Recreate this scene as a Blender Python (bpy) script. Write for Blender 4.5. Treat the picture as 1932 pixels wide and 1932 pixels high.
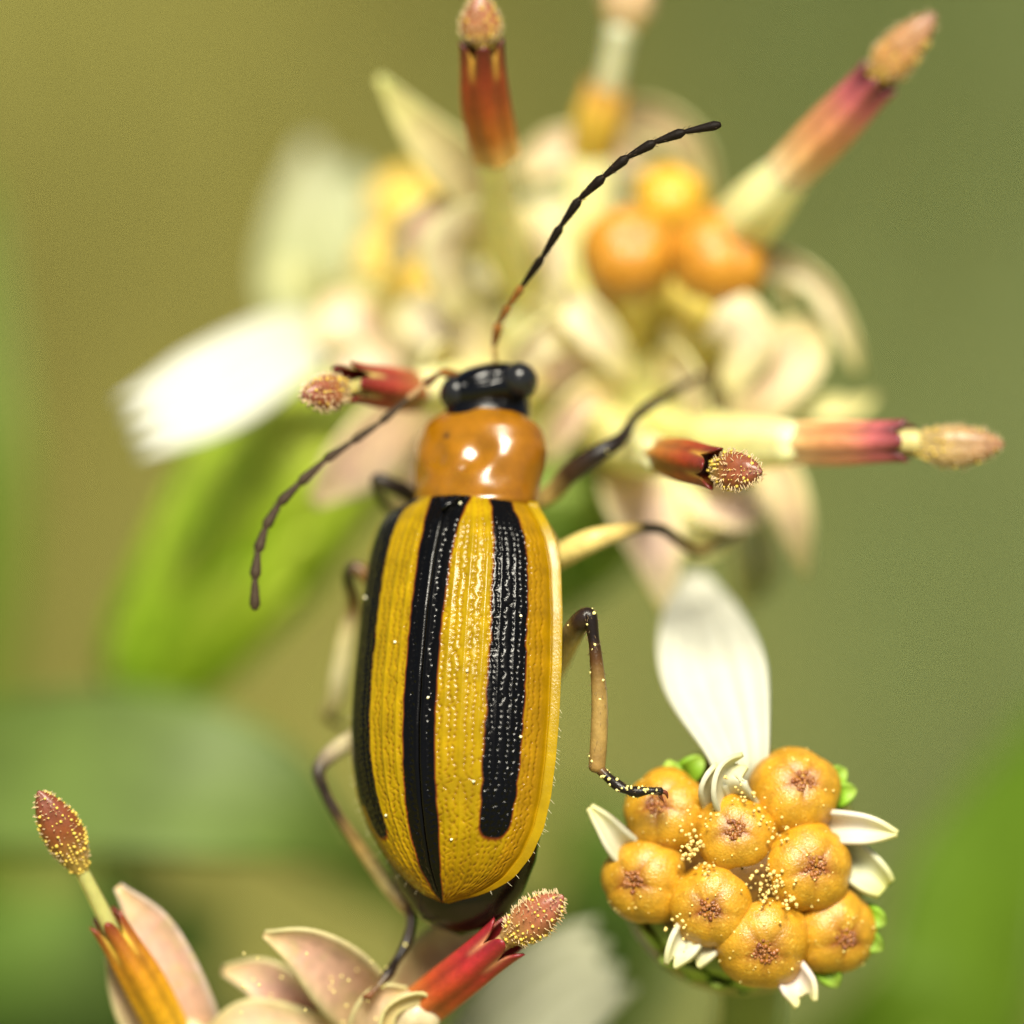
import bpy, math, random
import numpy as np
from mathutils import Vector, Matrix

random.seed(7); rng = np.random.default_rng(11)
R = math.radians
sc = bpy.context.scene
for o in list(bpy.data.objects): bpy.data.objects.remove(o)
sc.unit_settings.system = 'METRIC'; sc.unit_settings.scale_length = 0.001      # 1 unit = 1 mm

# ------------------------------------------------------------------ camera, sky, sun, exposure
PITCH, DIST, WIDTH, APERTURE = R(30), 100.0, 10.0, 7.5       # mm
C0 = np.array((0.0, 0.0, 150.0))                             # point of focus, 15 cm above the soil
RIGHT = np.array((1.0, 0, 0)); UP = np.array((0, math.sin(PITCH), math.cos(PITCH)))
BACK = np.array((0, -math.cos(PITCH), math.sin(PITCH)))      # towards the camera
cam = bpy.data.cameras.new('camera'); cam_ob = bpy.data.objects.new('camera', cam); sc.collection.objects.link(cam_ob)
cam_ob.matrix_world = Matrix((tuple(RIGHT) + (0,), tuple(UP) + (0,), tuple(BACK) + (0,), (0, 0, 0, 1))).transposed()
cam_ob.location = Vector(C0 + BACK * DIST)
cam.sensor_width = 36.0; cam.lens = 36.0 * DIST / WIDTH
cam.clip_start = 1.0; cam.clip_end = 60000.0
cam.dof.use_dof = True; cam.dof.focus_distance = DIST; cam.dof.aperture_fstop = cam.lens * 1e-3 / APERTURE
sc.camera = cam_ob

SUN_DIR = BACK * 0.80 + UP * 0.60 + RIGHT * 0.03             # from the scene towards the sun
SUN_DIR = SUN_DIR / np.linalg.norm(SUN_DIR)
world = bpy.data.worlds.new('World'); sc.world = world; world.use_nodes = True
nt = world.node_tree; bg = nt.nodes['Background']
sky = nt.nodes.new('ShaderNodeTexSky'); sky.sky_type = 'NISHITA'; sky.sun_disc = False
sky.sun_elevation = math.asin(SUN_DIR[2]); sky.sun_rotation = math.atan2(SUN_DIR[0], SUN_DIR[1])
nt.links.new(sky.outputs[0], bg.inputs[0]); bg.inputs[1].default_value = 0.05
sky.air_density = 0.8; sky.dust_density = 2.0; sky.ozone_density = 0.3       # hazy air
sun = bpy.data.lights.new('sun', 'SUN'); sun.energy = 5.0; sun.angle = R(22); sun.color = (1.0, 0.94, 0.78)
sun_ob = bpy.data.objects.new('sun', sun); sc.collection.objects.link(sun_ob)
sun_ob.rotation_euler = Vector(SUN_DIR).to_track_quat('Z', 'Y').to_euler(); sun_ob.location = Vector(C0 + SUN_DIR * 300)
sc.view_settings.view_transform = 'Standard'; sc.view_settings.look = 'None'
sc.view_settings.exposure = 0.75; sc.view_settings.gamma = 1.0
sc.cycles.max_bounces = 8; sc.cycles.use_denoising = True

# ------------------------------------------------------------------ helpers
S = WIDTH / 1932.0                                           # mm per sketch unit on the plane of focus
def P(u, v, d):
    k = S * (DIST + d) / DIST
    return C0 + RIGHT * ((u - 966) * k) + UP * ((966 - v) * k) - BACK * d
def PS(pts): return np.array([P(*p) for p in pts])
def px(w, d=0.0): return w * S * (DIST + d) / DIST
def nrm(a):
    a = np.asarray(a, float); n = np.linalg.norm(a, axis=-1, keepdims=True); return a / np.maximum(n, 1e-12)
def cr(pts, n):
    """Catmull-Rom through rows of pts, n samples"""
    p = np.asarray(pts, float)
    if p.ndim == 1: p = p[:, None]
    m = len(p)
    if m == 2: return p[0] + (p[1] - p[0]) * np.linspace(0, 1, n)[:, None]
    q = np.vstack([2 * p[0] - p[1], p, 2 * p[-1] - p[-2]])
    x = np.linspace(0, m - 1, n); i = np.minimum(x.astype(int), m - 2); f = (x - i)[:, None]
    a, b, c, e = q[i], q[i + 1], q[i + 2], q[i + 3]
    return 0.5 * (2 * b + (c - a) * f + (2 * a - 5 * b + 4 * c - e) * f ** 2 + (3 * b - a - 3 * c + e) * f ** 3)
def lerpcol(cols, t):
    cols = np.asarray(cols, float); t = np.clip(np.asarray(t, float), 0, 1) * (len(cols) - 1)
    i = np.minimum(t.astype(int), len(cols) - 2); f = (t - i)[..., None]
    return cols[i] * (1 - f) + cols[i + 1] * f

ROOT = {}
def empty(name, loc, label, cat, group=None):
    o = bpy.data.objects.new(name, None); sc.collection.objects.link(o); o.location = Vector(loc)
    o.empty_display_size = 0.5; o['label'] = label; o['category'] = cat
    if group: o['group'] = group
    ROOT[o.name] = np.array(loc, float); return o
def mesh_obj(name, V, F, mat, parent=None, col=None, kind=None, label=None):
    V = np.asarray(V, float); base = ROOT[parent.name] if parent else np.zeros(3)
    me = bpy.data.meshes.new(name); V = V - base
    if isinstance(F, np.ndarray) and F.ndim == 2:
        k = F.shape[1]; me.vertices.add(len(V)); me.vertices.foreach_set('co', V.astype(np.float32).ravel())
        me.loops.add(F.size); me.loops.foreach_set('vertex_index', F.astype(np.int32).ravel())
        me.polygons.add(len(F)); me.polygons.foreach_set('loop_start', np.arange(0, F.size, k, dtype=np.int32))
        me.update(calc_edges=True)
    else: me.from_pydata(V.tolist(), [], F)
    me.validate()
    me.polygons.foreach_set('use_smooth', np.ones(len(me.polygons), bool))
    if col is not None:
        c = np.asarray(col, float)
        if c.ndim == 1: c = np.tile(c, (len(V), 1))
        a = me.color_attributes.new('col', 'FLOAT_COLOR', 'POINT')
        a.data.foreach_set('color', np.hstack([c, np.ones((len(c), 1))]).astype(np.float32).ravel())
    me.materials.append(mat)
    o = bpy.data.objects.new(name, me); sc.collection.objects.link(o)
    if parent: o.parent = parent; ROOT[o.name] = base
    else: ROOT[o.name] = base
    if kind: o['kind'] = kind
    if label: o['label'] = label
    return o

def material(name, rough=0.5, spec=0.5, coat=0.0, sss=0.0, trans=0.0, nscale=3.0, namt=0.15, bscale=20.0, bump=0.0, color=None, sss_r=0.3, dark=None, fine=None):
    m = bpy.data.materials.new(name); m.use_nodes = True; t = m.node_tree; N = t.nodes; L = t.links
    b = N['Principled BSDF']; out = N['Material Output']
    if color is None:
        a = N.new('ShaderNodeAttribute'); a.attribute_name = 'col'; base = a.outputs['Color']
    else:
        a = N.new('ShaderNodeRGB'); a.outputs[0].default_value = tuple(color) + (1,); base = a.outputs[0]
    tc = N.new('ShaderNodeTexCoord')
    no = N.new('ShaderNodeTexNoise'); no.inputs['Scale'].default_value = nscale; no.inputs['Detail'].default_value = 5; no.inputs['Roughness'].default_value = 0.6
    L.new(tc.outputs['Object'], no.inputs['Vector'])
    mr = N.new('ShaderNodeMapRange'); mr.inputs[1].default_value = 0.3; mr.inputs[2].default_value = 0.7
    mr.inputs[3].default_value = 1 - namt; mr.inputs[4].default_value = 1 + namt
    L.new(no.outputs[0], mr.inputs[0])
    mx = N.new('ShaderNodeVectorMath'); mx.operation = 'SCALE'
    L.new(base, mx.inputs[0]); L.new(mr.outputs[0], mx.inputs['Scale'])
    c = mx.outputs[0]
    if fine:                                                  # fine speckle of another colour
        n2 = N.new('ShaderNodeTexNoise'); n2.inputs['Scale'].default_value = fine[1]; n2.inputs['Detail'].default_value = 2
        L.new(tc.outputs['Object'], n2.inputs['Vector'])
        r2 = N.new('ShaderNodeMapRange'); r2.inputs[1].default_value = fine[2]; r2.inputs[2].default_value = fine[2] + 0.12
        r2.inputs[3].default_value = 0; r2.inputs[4].default_value = fine[3]; L.new(n2.outputs[0], r2.inputs[0])
        mc = N.new('ShaderNodeMixRGB'); L.new(r2.outputs[0], mc.inputs[0]); L.new(c, mc.inputs[1]); mc.inputs[2].default_value = tuple(fine[0]) + (1,)
        c = mc.outputs[0]
    L.new(c, b.inputs['Base Color'])
    b.inputs['Roughness'].default_value = rough; b.inputs['Specular IOR Level'].default_value = spec
    b.inputs['Coat Weight'].default_value = coat; b.inputs['Coat Roughness'].default_value = 0.12
    if sss:
        b.inputs['Subsurface Weight'].default_value = sss; b.inputs['Subsurface Radius'].default_value = (1.0, 0.6, 0.25)
        b.inputs['Subsurface Scale'].default_value = sss_r
    if bump:
        nb = N.new('ShaderNodeTexNoise'); nb.inputs['Scale'].default_value = bscale; nb.inputs['Detail'].default_value = 4
        L.new(tc.outputs['Object'], nb.inputs['Vector'])
        bp = N.new('ShaderNodeBump'); bp.inputs['Strength'].default_value = bump; bp.inputs['Distance'].default_value = 0.02
        L.new(nb.outputs[0], bp.inputs['Height']); L.new(bp.outputs[0], b.inputs['Normal'])
    if trans:
        tr = N.new('ShaderNodeBsdfTranslucent'); L.new(c, tr.inputs[0])
        ms = N.new('ShaderNodeMixShader'); ms.inputs[0].default_value = trans
        L.new(b.outputs[0], ms.inputs[1]); L.new(tr.outputs[0], ms.inputs[2]); L.new(ms.outputs[0], out.inputs[0])
    return m

def grid_faces(nr, nc, wrap=False):
    i = np.arange(nr - 1)[:, None]; j = np.arange(nc if wrap else nc - 1)[None, :]; j2 = (j + 1) % nc
    a = i * nc + j; b = i * nc + j2; c = (i + 1) * nc + j2; d = (i + 1) * nc + j
    return np.stack([a, b, c, d], -1).reshape(-1, 4)
def frames(path, hint=None):
    """tangents + parallel-transported side/normal"""
    T = nrm(np.gradient(path, axis=0)); n = len(path)
    h = np.asarray(BACK if hint is None else hint, float)
    N = np.zeros_like(T)
    v = h - T[0] * h.dot(T[0])
    if np.linalg.norm(v) < 1e-3: v = UP - T[0] * UP.dot(T[0])
    N[0] = nrm(v)
    for i in range(1, n):
        v = N[i - 1] - T[i] * N[i - 1].dot(T[i]); N[i] = nrm(v)
    return T, N, np.cross(T, N)
def tube_mesh(path, rad, segs=12, flat=1.0, hint=None, cap=True, ridges=0, ridge_amt=0.0, col=None, capk=0.7):
    path = np.asarray(path, float); rad = np.asarray(rad, float)
    if cap:                                                   # rounded ends
        T = nrm(np.gradient(path, axis=0)); aa = np.array([0.0, 0.5, 0.85])
        h = [path[0] - T[0] * rad[0] * capk * math.cos(math.asin(a)) for a in aa]; t = [path[-1] + T[-1] * rad[-1] * capk * math.cos(math.asin(a)) for a in aa[::-1]]
        path = np.vstack([h, path, t]); rad = np.concatenate([rad[0] * np.maximum(aa, .02), rad, rad[-1] * np.maximum(aa[::-1], .02)])
        if col is not None and np.ndim(col) == 2: col = np.vstack([[col[0]] * 3, col, [col[-1]] * 3])
    T, N, B = frames(path, hint)
    th = np.linspace(0, 2 * math.pi, segs, endpoint=False)
    r = rad[:, None] * (1 + ridge_amt * np.cos(ridges * th))[None, :]
    V = path[:, None] + (np.cos(th)[None, :, None] * N[:, None] * flat + np.sin(th)[None, :, None] * B[:, None]) * r[..., None]
    F = grid_faces(len(path), segs, True)
    C = None
    if col is not None:
        C = np.tile(np.asarray(col)[None], (len(path) * segs, 1)) if np.ndim(col) == 1 else np.repeat(col, segs, axis=0)
    return V.reshape(-1, 3), F, C
def shell(V, nr, nc, th):
    """grid -> closed thin solid"""
    G = V.reshape(nr, nc, 3); du = np.gradient(G, axis=0); dv = np.gradient(G, axis=1)
    n = nrm(np.cross(du, dv)); th = np.asarray(th)
    A = (G + n * th / 2).reshape(-1, 3); B = (G - n * th / 2).reshape(-1, 3); k = nr * nc
    F = grid_faces(nr, nc); F2 = F[:, ::-1] + k
    idx = np.arange(k).reshape(nr, nc)
    loop = np.concatenate([idx[0, :-1], idx[:-1, -1], idx[-1, :0:-1], idx[:0:-1, 0]]); l2 = np.roll(loop, -1)
    F3 = np.stack([loop, loop + k, l2 + k, l2], -1)
    return np.vstack([A, B]), np.vstack([F, F2, F3])
def petal(name, parent, spine, widths, mat, cols, cup=0.2, th=0.03, hint=None, edge=None, notch=0.0, teeth=0, ruf=0.0, n=22, m=13, vein=0.0, twist=0.0, fixed=False, ridge=0.0, label=None):
    """blade along a spine of (u, v, depth); widths = full width in sketch units along it"""
    sp = np.asarray(spine, float); pts = cr(PS(spine), n); dd = cr(sp[:, 2:], n)[:, 0]
    w = np.maximum(cr(np.array(widths, float), n)[:, 0], 2.0) * S * (DIST + dd) / DIST / 2
    T, N, B = frames(pts, hint)
    if fixed:
        h = np.asarray(BACK if hint is None else hint, float); N = nrm(h - T * (T @ h)[:, None]); B = np.cross(T, N)
    if twist:
        a = twist * np.linspace(0, 1, n); N, B = N * np.cos(a)[:, None] + B * np.sin(a)[:, None], B * np.cos(a)[:, None] - N * np.sin(a)[:, None]
    s = np.linspace(-1, 1, m); t = np.linspace(0, 1, n)
    V = pts[:, None] + B[:, None] * (s[None, :] * w[:, None])[..., None] + N[:, None] * (cup * (s ** 2)[None, :] * w[:, None])[..., None]
    V = V + N[:, None] * (ruf * w[:, None] * np.sin(t[:, None] * 9 + s[None, :] * 2.2 + hash(name) % 7))[..., None] * (np.abs(s) ** 2)[None, :, None]
    if ridge: V = V + N[:, None] * (ridge * w[:, None] * (np.cos(s * 13) + .5 * np.cos(s * 23 + 1))[None, :])[..., None]
    if notch or teeth:                                        # tip cut back between its teeth
        L = np.linalg.norm(pts[-1] - pts[0])
        cut = notch * (0.5 - 0.5 * np.cos(math.pi * (teeth) * (s + 1)))
        V = V - T[:, None] * (L * cut[None, :] * np.clip((t - 0.75) / 0.25, 0, 1)[:, None] ** 1.5)[..., None]
    C = lerpcol(cols, np.repeat(t, m))
    if edge is not None:
        k = (np.tile(np.abs(s), n) ** 4)[:, None] * 0.8; C = C * (1 - k) + np.asarray(edge) * k
    if vein: C = C * (1 - vein * (0.5 + 0.5 * np.cos(np.tile(s, n) * 14)))[:, None]
    VV, F = shell(V.reshape(-1, 3), n, m, th)
    return mesh_obj(name, VV, F, mat, parent, np.vstack([C, C]), label=label)
def tube_part(name, parent, pts, radii, mat, cols, segs=14, flat=1.0, n=None, hint=None, kind=None, label=None, ridges=0, ridge_amt=0.0):
    sp = np.asarray(pts, float); n = n or max(8, 5 * len(pts)); path = cr(PS(pts), n); dd = cr(sp[:, 2:], n)[:, 0]
    r = np.maximum(cr(np.array(radii, float), n)[:, 0], .5) * S * (DIST + dd) / DIST
    cc = lerpcol(cols, np.linspace(0, 1, n)) if np.ndim(cols) == 2 else np.asarray(cols)
    V, F, C = tube_mesh(path, r, segs, flat, hint, True, ridges, ridge_amt, cc)
    return mesh_obj(name, V, F, mat, parent, C, kind, label)
ICO = None
def blobs(name, parent, centers, radii, mat, cols, kind='stuff', stretch=None):
    """many tiny grains joined into one part"""
    th = (1 + 5 ** .5) / 2
    v = nrm(np.array([(-1, th, 0), (1, th, 0), (-1, -th, 0), (1, -th, 0), (0, -1, th), (0, 1, th), (0, -1, -th), (0, 1, -th), (th, 0, -1), (th, 0, 1), (-th, 0, -1), (-th, 0, 1)]))
    f = np.array([(0, 11, 5), (0, 5, 1), (0, 1, 7), (0, 7, 10), (0, 10, 11), (1, 5, 9), (5, 11, 4), (11, 10, 2), (10, 7, 6), (7, 1, 8), (3, 9, 4), (3, 4, 2), (3, 2, 6), (3, 6, 8), (3, 8, 9), (4, 9, 5), (2, 4, 11), (6, 2, 10), (8, 6, 7), (9, 8, 1)])
    c = np.asarray(centers, float); r = np.broadcast_to(np.asarray(radii, float), (len(c),))
    V = (c[:, None] + v[None] * r[:, None, None] * (1 + 0.15 * rng.standard_normal((len(c), 12, 1)))).reshape(-1, 3)
    F = (f[None] + 12 * np.arange(len(c))[:, None, None]).reshape(-1, 3)
    C = np.repeat(np.broadcast_to(np.asarray(cols, float), (len(c), 3)), 12, axis=0)
    return mesh_obj(name, V, F, mat, parent, C, kind)
def spikes(name, parent, bases, dirs, length, rad, mat, cols, kind='stuff'):
    b = np.asarray(bases, float); d = nrm(dirs); k = len(b)
    L = np.broadcast_to(np.asarray(length, float), (k,))[:, None]
    x = nrm(np.cross(d, np.array((0.31, 0.52, 0.79)))); y = np.cross(d, x)
    r = rad
    V = np.stack([b + x * r, b - x * r * .5 + y * r * .87, b - x * r * .5 - y * r * .87,
                  b + d * L * .8 + x * r * .7, b + d * L * .8 - x * r * .35 + y * r * .6, b + d * L * .8 - x * r * .35 - y * r * .6, b + d * L], 1).reshape(-1, 3)
    f = np.array([(0, 1, 4), (0, 4, 3), (1, 2, 5), (1, 5, 4), (2, 0, 3), (2, 3, 5), (3, 4, 6), (4, 5, 6), (5, 3, 6)])
    F = (f[None] + 7 * np.arange(k)[:, None, None]).reshape(-1, 3)
    C = np.repeat(np.broadcast_to(np.asarray(cols, float), (k, 3)), 7, axis=0)
    return mesh_obj(name, V, F, mat, parent, C, kind)

# ------------------------------------------------------------------ materials
MAT = dict(
    cuticle=material('elytron_cuticle', rough=0.2, spec=0.2, coat=0.0, nscale=5, namt=0.16, bscale=45, bump=0.14),
    prono=material('orange_cuticle', rough=0.24, spec=0.5, coat=0.2, sss=0.4, sss_r=0.2, nscale=5, namt=0.18, bscale=5, bump=0.3),
    black=material('black_cuticle', rough=0.16, spec=0.36, coat=0.06, nscale=8, namt=0.2, bscale=50, bump=0.15),
    leg=material('leg_cuticle', rough=0.34, spec=0.3, coat=0.0, sss=0.06, sss_r=0.04, nscale=9, namt=0.22, bscale=40, bump=0.25),
    antenna=material('antenna_cuticle', rough=0.55, spec=0.1, nscale=14, namt=0.25, bscale=60, bump=0.3),
    white_ray=material('white_ray_petal', rough=0.6, spec=0.2, trans=0.3, nscale=4, namt=0.05),
    lobe=material('corolla_lobe_skin', rough=0.42, spec=0.35, trans=0.3, nscale=7, namt=0.16, bscale=30, bump=0.25, fine=((0.62, 0.50, 0.24), 4.5, 0.52, 0.5)),
    throat=material('corolla_throat_skin', rough=0.4, sss=0.3, sss_r=0.3, trans=0.2, nscale=5, namt=0.15),
    bud=material('bud_skin', rough=0.36, spec=0.55, sss=0.2, sss_r=0.08, nscale=8, namt=0.25, bscale=40, bump=0.5, fine=((0.72, 0.48, 0.08), 26.0, 0.6, 0.5)),
    anther=material('anther_skin', rough=0.38, sss=0.25, sss_r=0.15, nscale=8, namt=0.2, bscale=30, bump=0.25),
    pollen=material('pollen_grain', rough=0.55, sss=0.2, sss_r=0.05, nscale=9, namt=0.15),
    bract=material('bract_skin', rough=0.5, spec=0.3, trans=0.15, nscale=2.5, namt=0.25, bscale=12, bump=0.2),
    leaf=material('leaf_skin', rough=0.55, spec=0.3, trans=0.2, nscale=0.7, namt=0.25, bscale=5, bump=0.3),
    stem=material('stem_skin', rough=0.5, spec=0.3, sss=0.15, sss_r=0.4, nscale=1.5, namt=0.2),
    grass=material('grass_blade', rough=0.6, spec=0.2, trans=0.25, nscale=0.2, namt=0.2),
)
# soil with dry straw litter and moss
g = bpy.data.materials.new('meadow_soil'); g.use_nodes = True; t = g.node_tree; N = t.nodes; L = t.links
tc = N.new('ShaderNodeTexCoord'); n1 = N.new('ShaderNodeTexNoise'); n1.inputs['Scale'].default_value = 0.03; n1.inputs['Detail'].default_value = 6
n2 = N.new('ShaderNodeTexNoise'); n2.inputs['Scale'].default_value = 0.5; n2.inputs['Detail'].default_value = 6
r1 = N.new('ShaderNodeValToRGB'); r1.color_ramp.elements[0].position = 0.3; r1.color_ramp.elements[0].color = (0.192, 0.168, 0.030, 1)
r1.color_ramp.elements[1].position = 0.7; r1.color_ramp.elements[1].color = (0.172, 0.172, 0.032, 1)
r2 = N.new('ShaderNodeMapRange'); r2.inputs[3].default_value = 0.7; r2.inputs[4].default_value = 1.3
vm = N.new('ShaderNodeVectorMath'); vm.operation = 'SCALE'; b = N['Principled BSDF']; b.inputs['Roughness'].default_value = 0.9
for n_ in (n1, n2): L.new(tc.outputs['Object'], n_.inputs['Vector'])
L.new(n1.outputs[0], r1.inputs[0]); L.new(n2.outputs[0], r2.inputs[0]); L.new(r1.outputs[0], vm.inputs[0]); L.new(r2.outputs[0], vm.inputs['Scale']); L.new(vm.outputs[0], b.inputs['Base Color'])
MAT['soil'] = g

# ------------------------------------------------------------------ ground and far grass
gs = 61; gx = np.sign(np.linspace(-1, 1, gs)) * np.abs(np.linspace(-1, 1, gs)) ** 3 * 20000
GX, GY = np.meshgrid(gx, gx); GZ = np.where(np.hypot(GX, GY) < 3000, 1.5 * np.sin(GX / 31) * np.cos(GY / 43), 0) - 1.5
ground = mesh_obj('ground', np.stack([GX, GY + 200, GZ], -1).reshape(-1, 3), grid_faces(gs, gs), MAT['soil'], kind='structure')
def grass(name, spots, h, cols, label, seed):
    r = np.random.default_rng(seed); V = []; F = []; C = []; k = 0
    for (x, y) in spots:
        L_ = h * r.uniform(.5, 1.1); a = r.uniform(0, 2 * math.pi); lean = r.uniform(.1, .7) * L_; w = r.uniform(.7, 1.5)
        d = np.array((math.cos(a), math.sin(a), 0)); s = np.array((-d[1], d[0], 0)); c = lerpcol(cols, np.array([r.uniform(0, 1)]))[0]
        for q in range(4):
            f = q / 3; p = np.array((x, y, -2.5)) + d * lean * f * f + np.array((0, 0, L_ * f * (1 - .2 * f))); ww = w * (1 - f ** 1.5) + .05
            V += [p - s * ww, p + s * ww]; C += [c, c]
        F += [(k, k + 1, k + 3, k + 2), (k + 2, k + 3, k + 5, k + 4), (k + 4, k + 5, k + 7, k + 6)]; k += 8
    o = mesh_obj(name, np.array(V), np.array(F), MAT['grass'], col=np.array(C), kind='stuff'); o['label'] = label; o['category'] = 'grass'
rr = np.random.default_rng(3)
grass('green_grass', [(rr.uniform(6, 130) , rr.uniform(150, 520)) for _ in range(2600)], 38, [(0.08, 0.12, 0.022), (0.16, 0.21, 0.07), (0.24, 0.29, 0.12)], 'soft blurred green grass far behind the flowers', 4)
grass('dry_grass', [(rr.uniform(-130, 10), rr.uniform(150, 520)) for _ in range(1300)], 26, [(0.19, 0.165, 0.04), (0.14, 0.145, 0.028), (0.22, 0.19, 0.05)], 'dry straw coloured grass far behind the white petals', 5)

# ------------------------------------------------------------------ the aster plant: stems and leaves
plant = empty('aster_plant', P(880, 2420, 16) * np.array((1, 1, 0)), 'green aster plant with broad blurred leaves behind the flower heads', 'plant')
gl1, gl2 = [(0.085, 0.135, 0.012), (0.12, 0.175, 0.04), (0.09, 0.145, 0.012)], [(0.06, 0.12, 0.003), (0.085, 0.155, 0.005), (0.07, 0.13, 0.004)]
gl3 = [(0.09, 0.18, 0.018), (0.12, 0.20, 0.02), (0.08, 0.14, 0.005)]
stem_c = [(0.10, 0.16, 0.03), (0.16, 0.22, 0.05)]
foot = P(880, 2420, 16); 
Vp = [foot * np.array((1, 1, 0)) + np.array((0, 0, -3.0)), foot * np.array((1, 1, .4)) + np.array((1.5, -1, 0)), foot * np.array((1, 1, .8)) + np.array((-.5, .5, 0)), foot]
Vt, Ft, Ct = tube_mesh(cr(Vp, 40), np.linspace(1.5, 0.9, 40), 16, col=lerpcol(stem_c, np.linspace(0, 1, 40))); mesh_obj('stem', Vt, Ft, MAT['stem'], plant, Ct)
def pedicel(pts, r): return tube_part('pedicel', plant, pts, r, MAT['stem'], stem_c, segs=14, n=30)
pedicel([(880, 2440, 16), (870, 2000, 13), (880, 1500, 10.5), (960, 1120, 7.5)], [150, 90, 70, 75])
pedicel([(880, 2440, 16), (480, 2050, 14), (240, 1650, 13), (262, 1335, 8.6)], [120, 75, 60, 70])
pedicel([(880, 2440, 16), (740, 2380, 9), (640, 2280, 3.5)], [120, 80, 60])
pedicel([(880, 2440, 16), (1240, 2230, 10), (1400, 1960, 4.5), (1405, 1740, 1.9)], [130, 75, 60, 70])
def leaf(spine, widths, cols, cup=.12, th=.12, hint=None, ruf=.03): return petal('leaf', plant, spine, widths, MAT['leaf'], cols, cup=cup, th=th, hint=hint, n=30, m=15, ruf=ruf, vein=.12, fixed=True)
pedicel([(880, 2440, 16), (300, 2420, 15), (-200, 2060, 13), (-330, 1520, 9.6)], [90, 60, 50, 60])
leaf([(-340, 1500, 9.5), (-20, 1470, 7.6), (280, 1470, 6.6), (510, 1520, 6.5), (690, 1630, 6.8)], [160, 330, 350, 250, 20], gl1, hint=BACK * .9 + UP * .5)
pedicel([(880, 2440, 16), (300, 2460, 15), (-200, 2300, 14), (-330, 2000, 13)], [90, 60, 50, 60])
leaf([(-340, 2010, 13), (0, 1900, 12.2), (240, 1820, 12), (440, 1720, 12)], [200, 400, 360, 30], gl3, hint=BACK * .9 + UP * .5)
leaf([(900, 2260, 14), (1090, 1960, 12.5), (900, 1740, 11.4), (640, 1620, 11), (400, 1520, 11)], [60, 130, 150, 120, 20], gl2, hint=BACK * .8 + UP * .6)
leaf([(900, 2260, 14), (1080, 1960, 14), (1140, 1740, 14), (1130, 1600, 15), (1040, 1520, 15)], [60, 200, 240, 170, 40], gl2, hint=BACK * .8 + UP * .6)
leaf([(930, 2330, 14.5), (1400, 2150, 11), (1770, 1930, 9), (1860, 1640, 9.5), (1990, 1330, 11)], [60, 220, 330, 320, 60], gl2, hint=BACK * .8 - RIGHT * .5)
leaf([(930, 2380, 14.5), (1500, 2190, 9), (1830, 2010, 9), (2080, 1900, 10)], [60, 110, 150, 60], [(0.12, 0.17, 0.02), (0.19, 0.24, 0.03)], hint=BACK + UP * .4)
leaf([(860, 2440, 16), (300, 2140, 20), (-70, 1600, 17), (-50, 900, 16), (-70, 330, 17)], [60, 120, 170, 170, 40], gl2, hint=BACK + RIGHT * .3)

# ------------------------------------------------------------------ flower parts
PINK = [(0.92, 0.80, 0.44), (0.96, 0.74, 0.58), (0.96, 0.71, 0.58), (0.90, 0.80, 0.42)]
CREAM = [(0.92, 0.84, 0.42), (0.95, 0.84, 0.58), (0.95, 0.82, 0.58), (0.90, 0.84, 0.42)]
TAN = [(0.70, 0.58, 0.26), (0.70, 0.53, 0.32), (0.64, 0.48, 0.29), (0.66, 0.58, 0.22)]
YEL = [(0.78, 0.74, 0.30), (0.84, 0.78, 0.36), (0.78, 0.74, 0.28)]
WHITE = [(0.62, 0.64, 0.44), (0.72, 0.72, 0.60), (0.74, 0.74, 0.64)]
LE = (0.78, 0.76, 0.34)
fa_name = 'flower_head.001'
def lobe(fl, spine, widths, cols=PINK, **k):
    k.setdefault('cup', .28); k.setdefault('th', .035); k.setdefault('edge', LE); k.setdefault('ruf', .04); k.setdefault('vein', .08)
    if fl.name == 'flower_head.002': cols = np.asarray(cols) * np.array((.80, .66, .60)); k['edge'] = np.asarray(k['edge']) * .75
    if fl.name == fa_name: spine = [(u, v, d + .5) for u, v, d in spine]
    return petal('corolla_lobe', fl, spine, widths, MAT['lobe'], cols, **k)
def ray(fl, spine, widths, cols=WHITE, **k):
    k.setdefault('cup', .12); k.setdefault('th', .06); k.setdefault('vein', .10); k.setdefault('ridge', .03); k.setdefault('m', 33); k.setdefault('n', 30); k.setdefault('fixed', True)
    return petal('ray_petal', fl, spine, widths, MAT['white_ray'], cols, **k)
def throat(fl, pts, r, cols=((0.88, 0.84, 0.30), (0.92, 0.88, 0.44))):
    return tube_part('corolla_throat', fl, pts, r, MAT['throat'], cols, segs=20, ridges=5, ridge_amt=.08)
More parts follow.
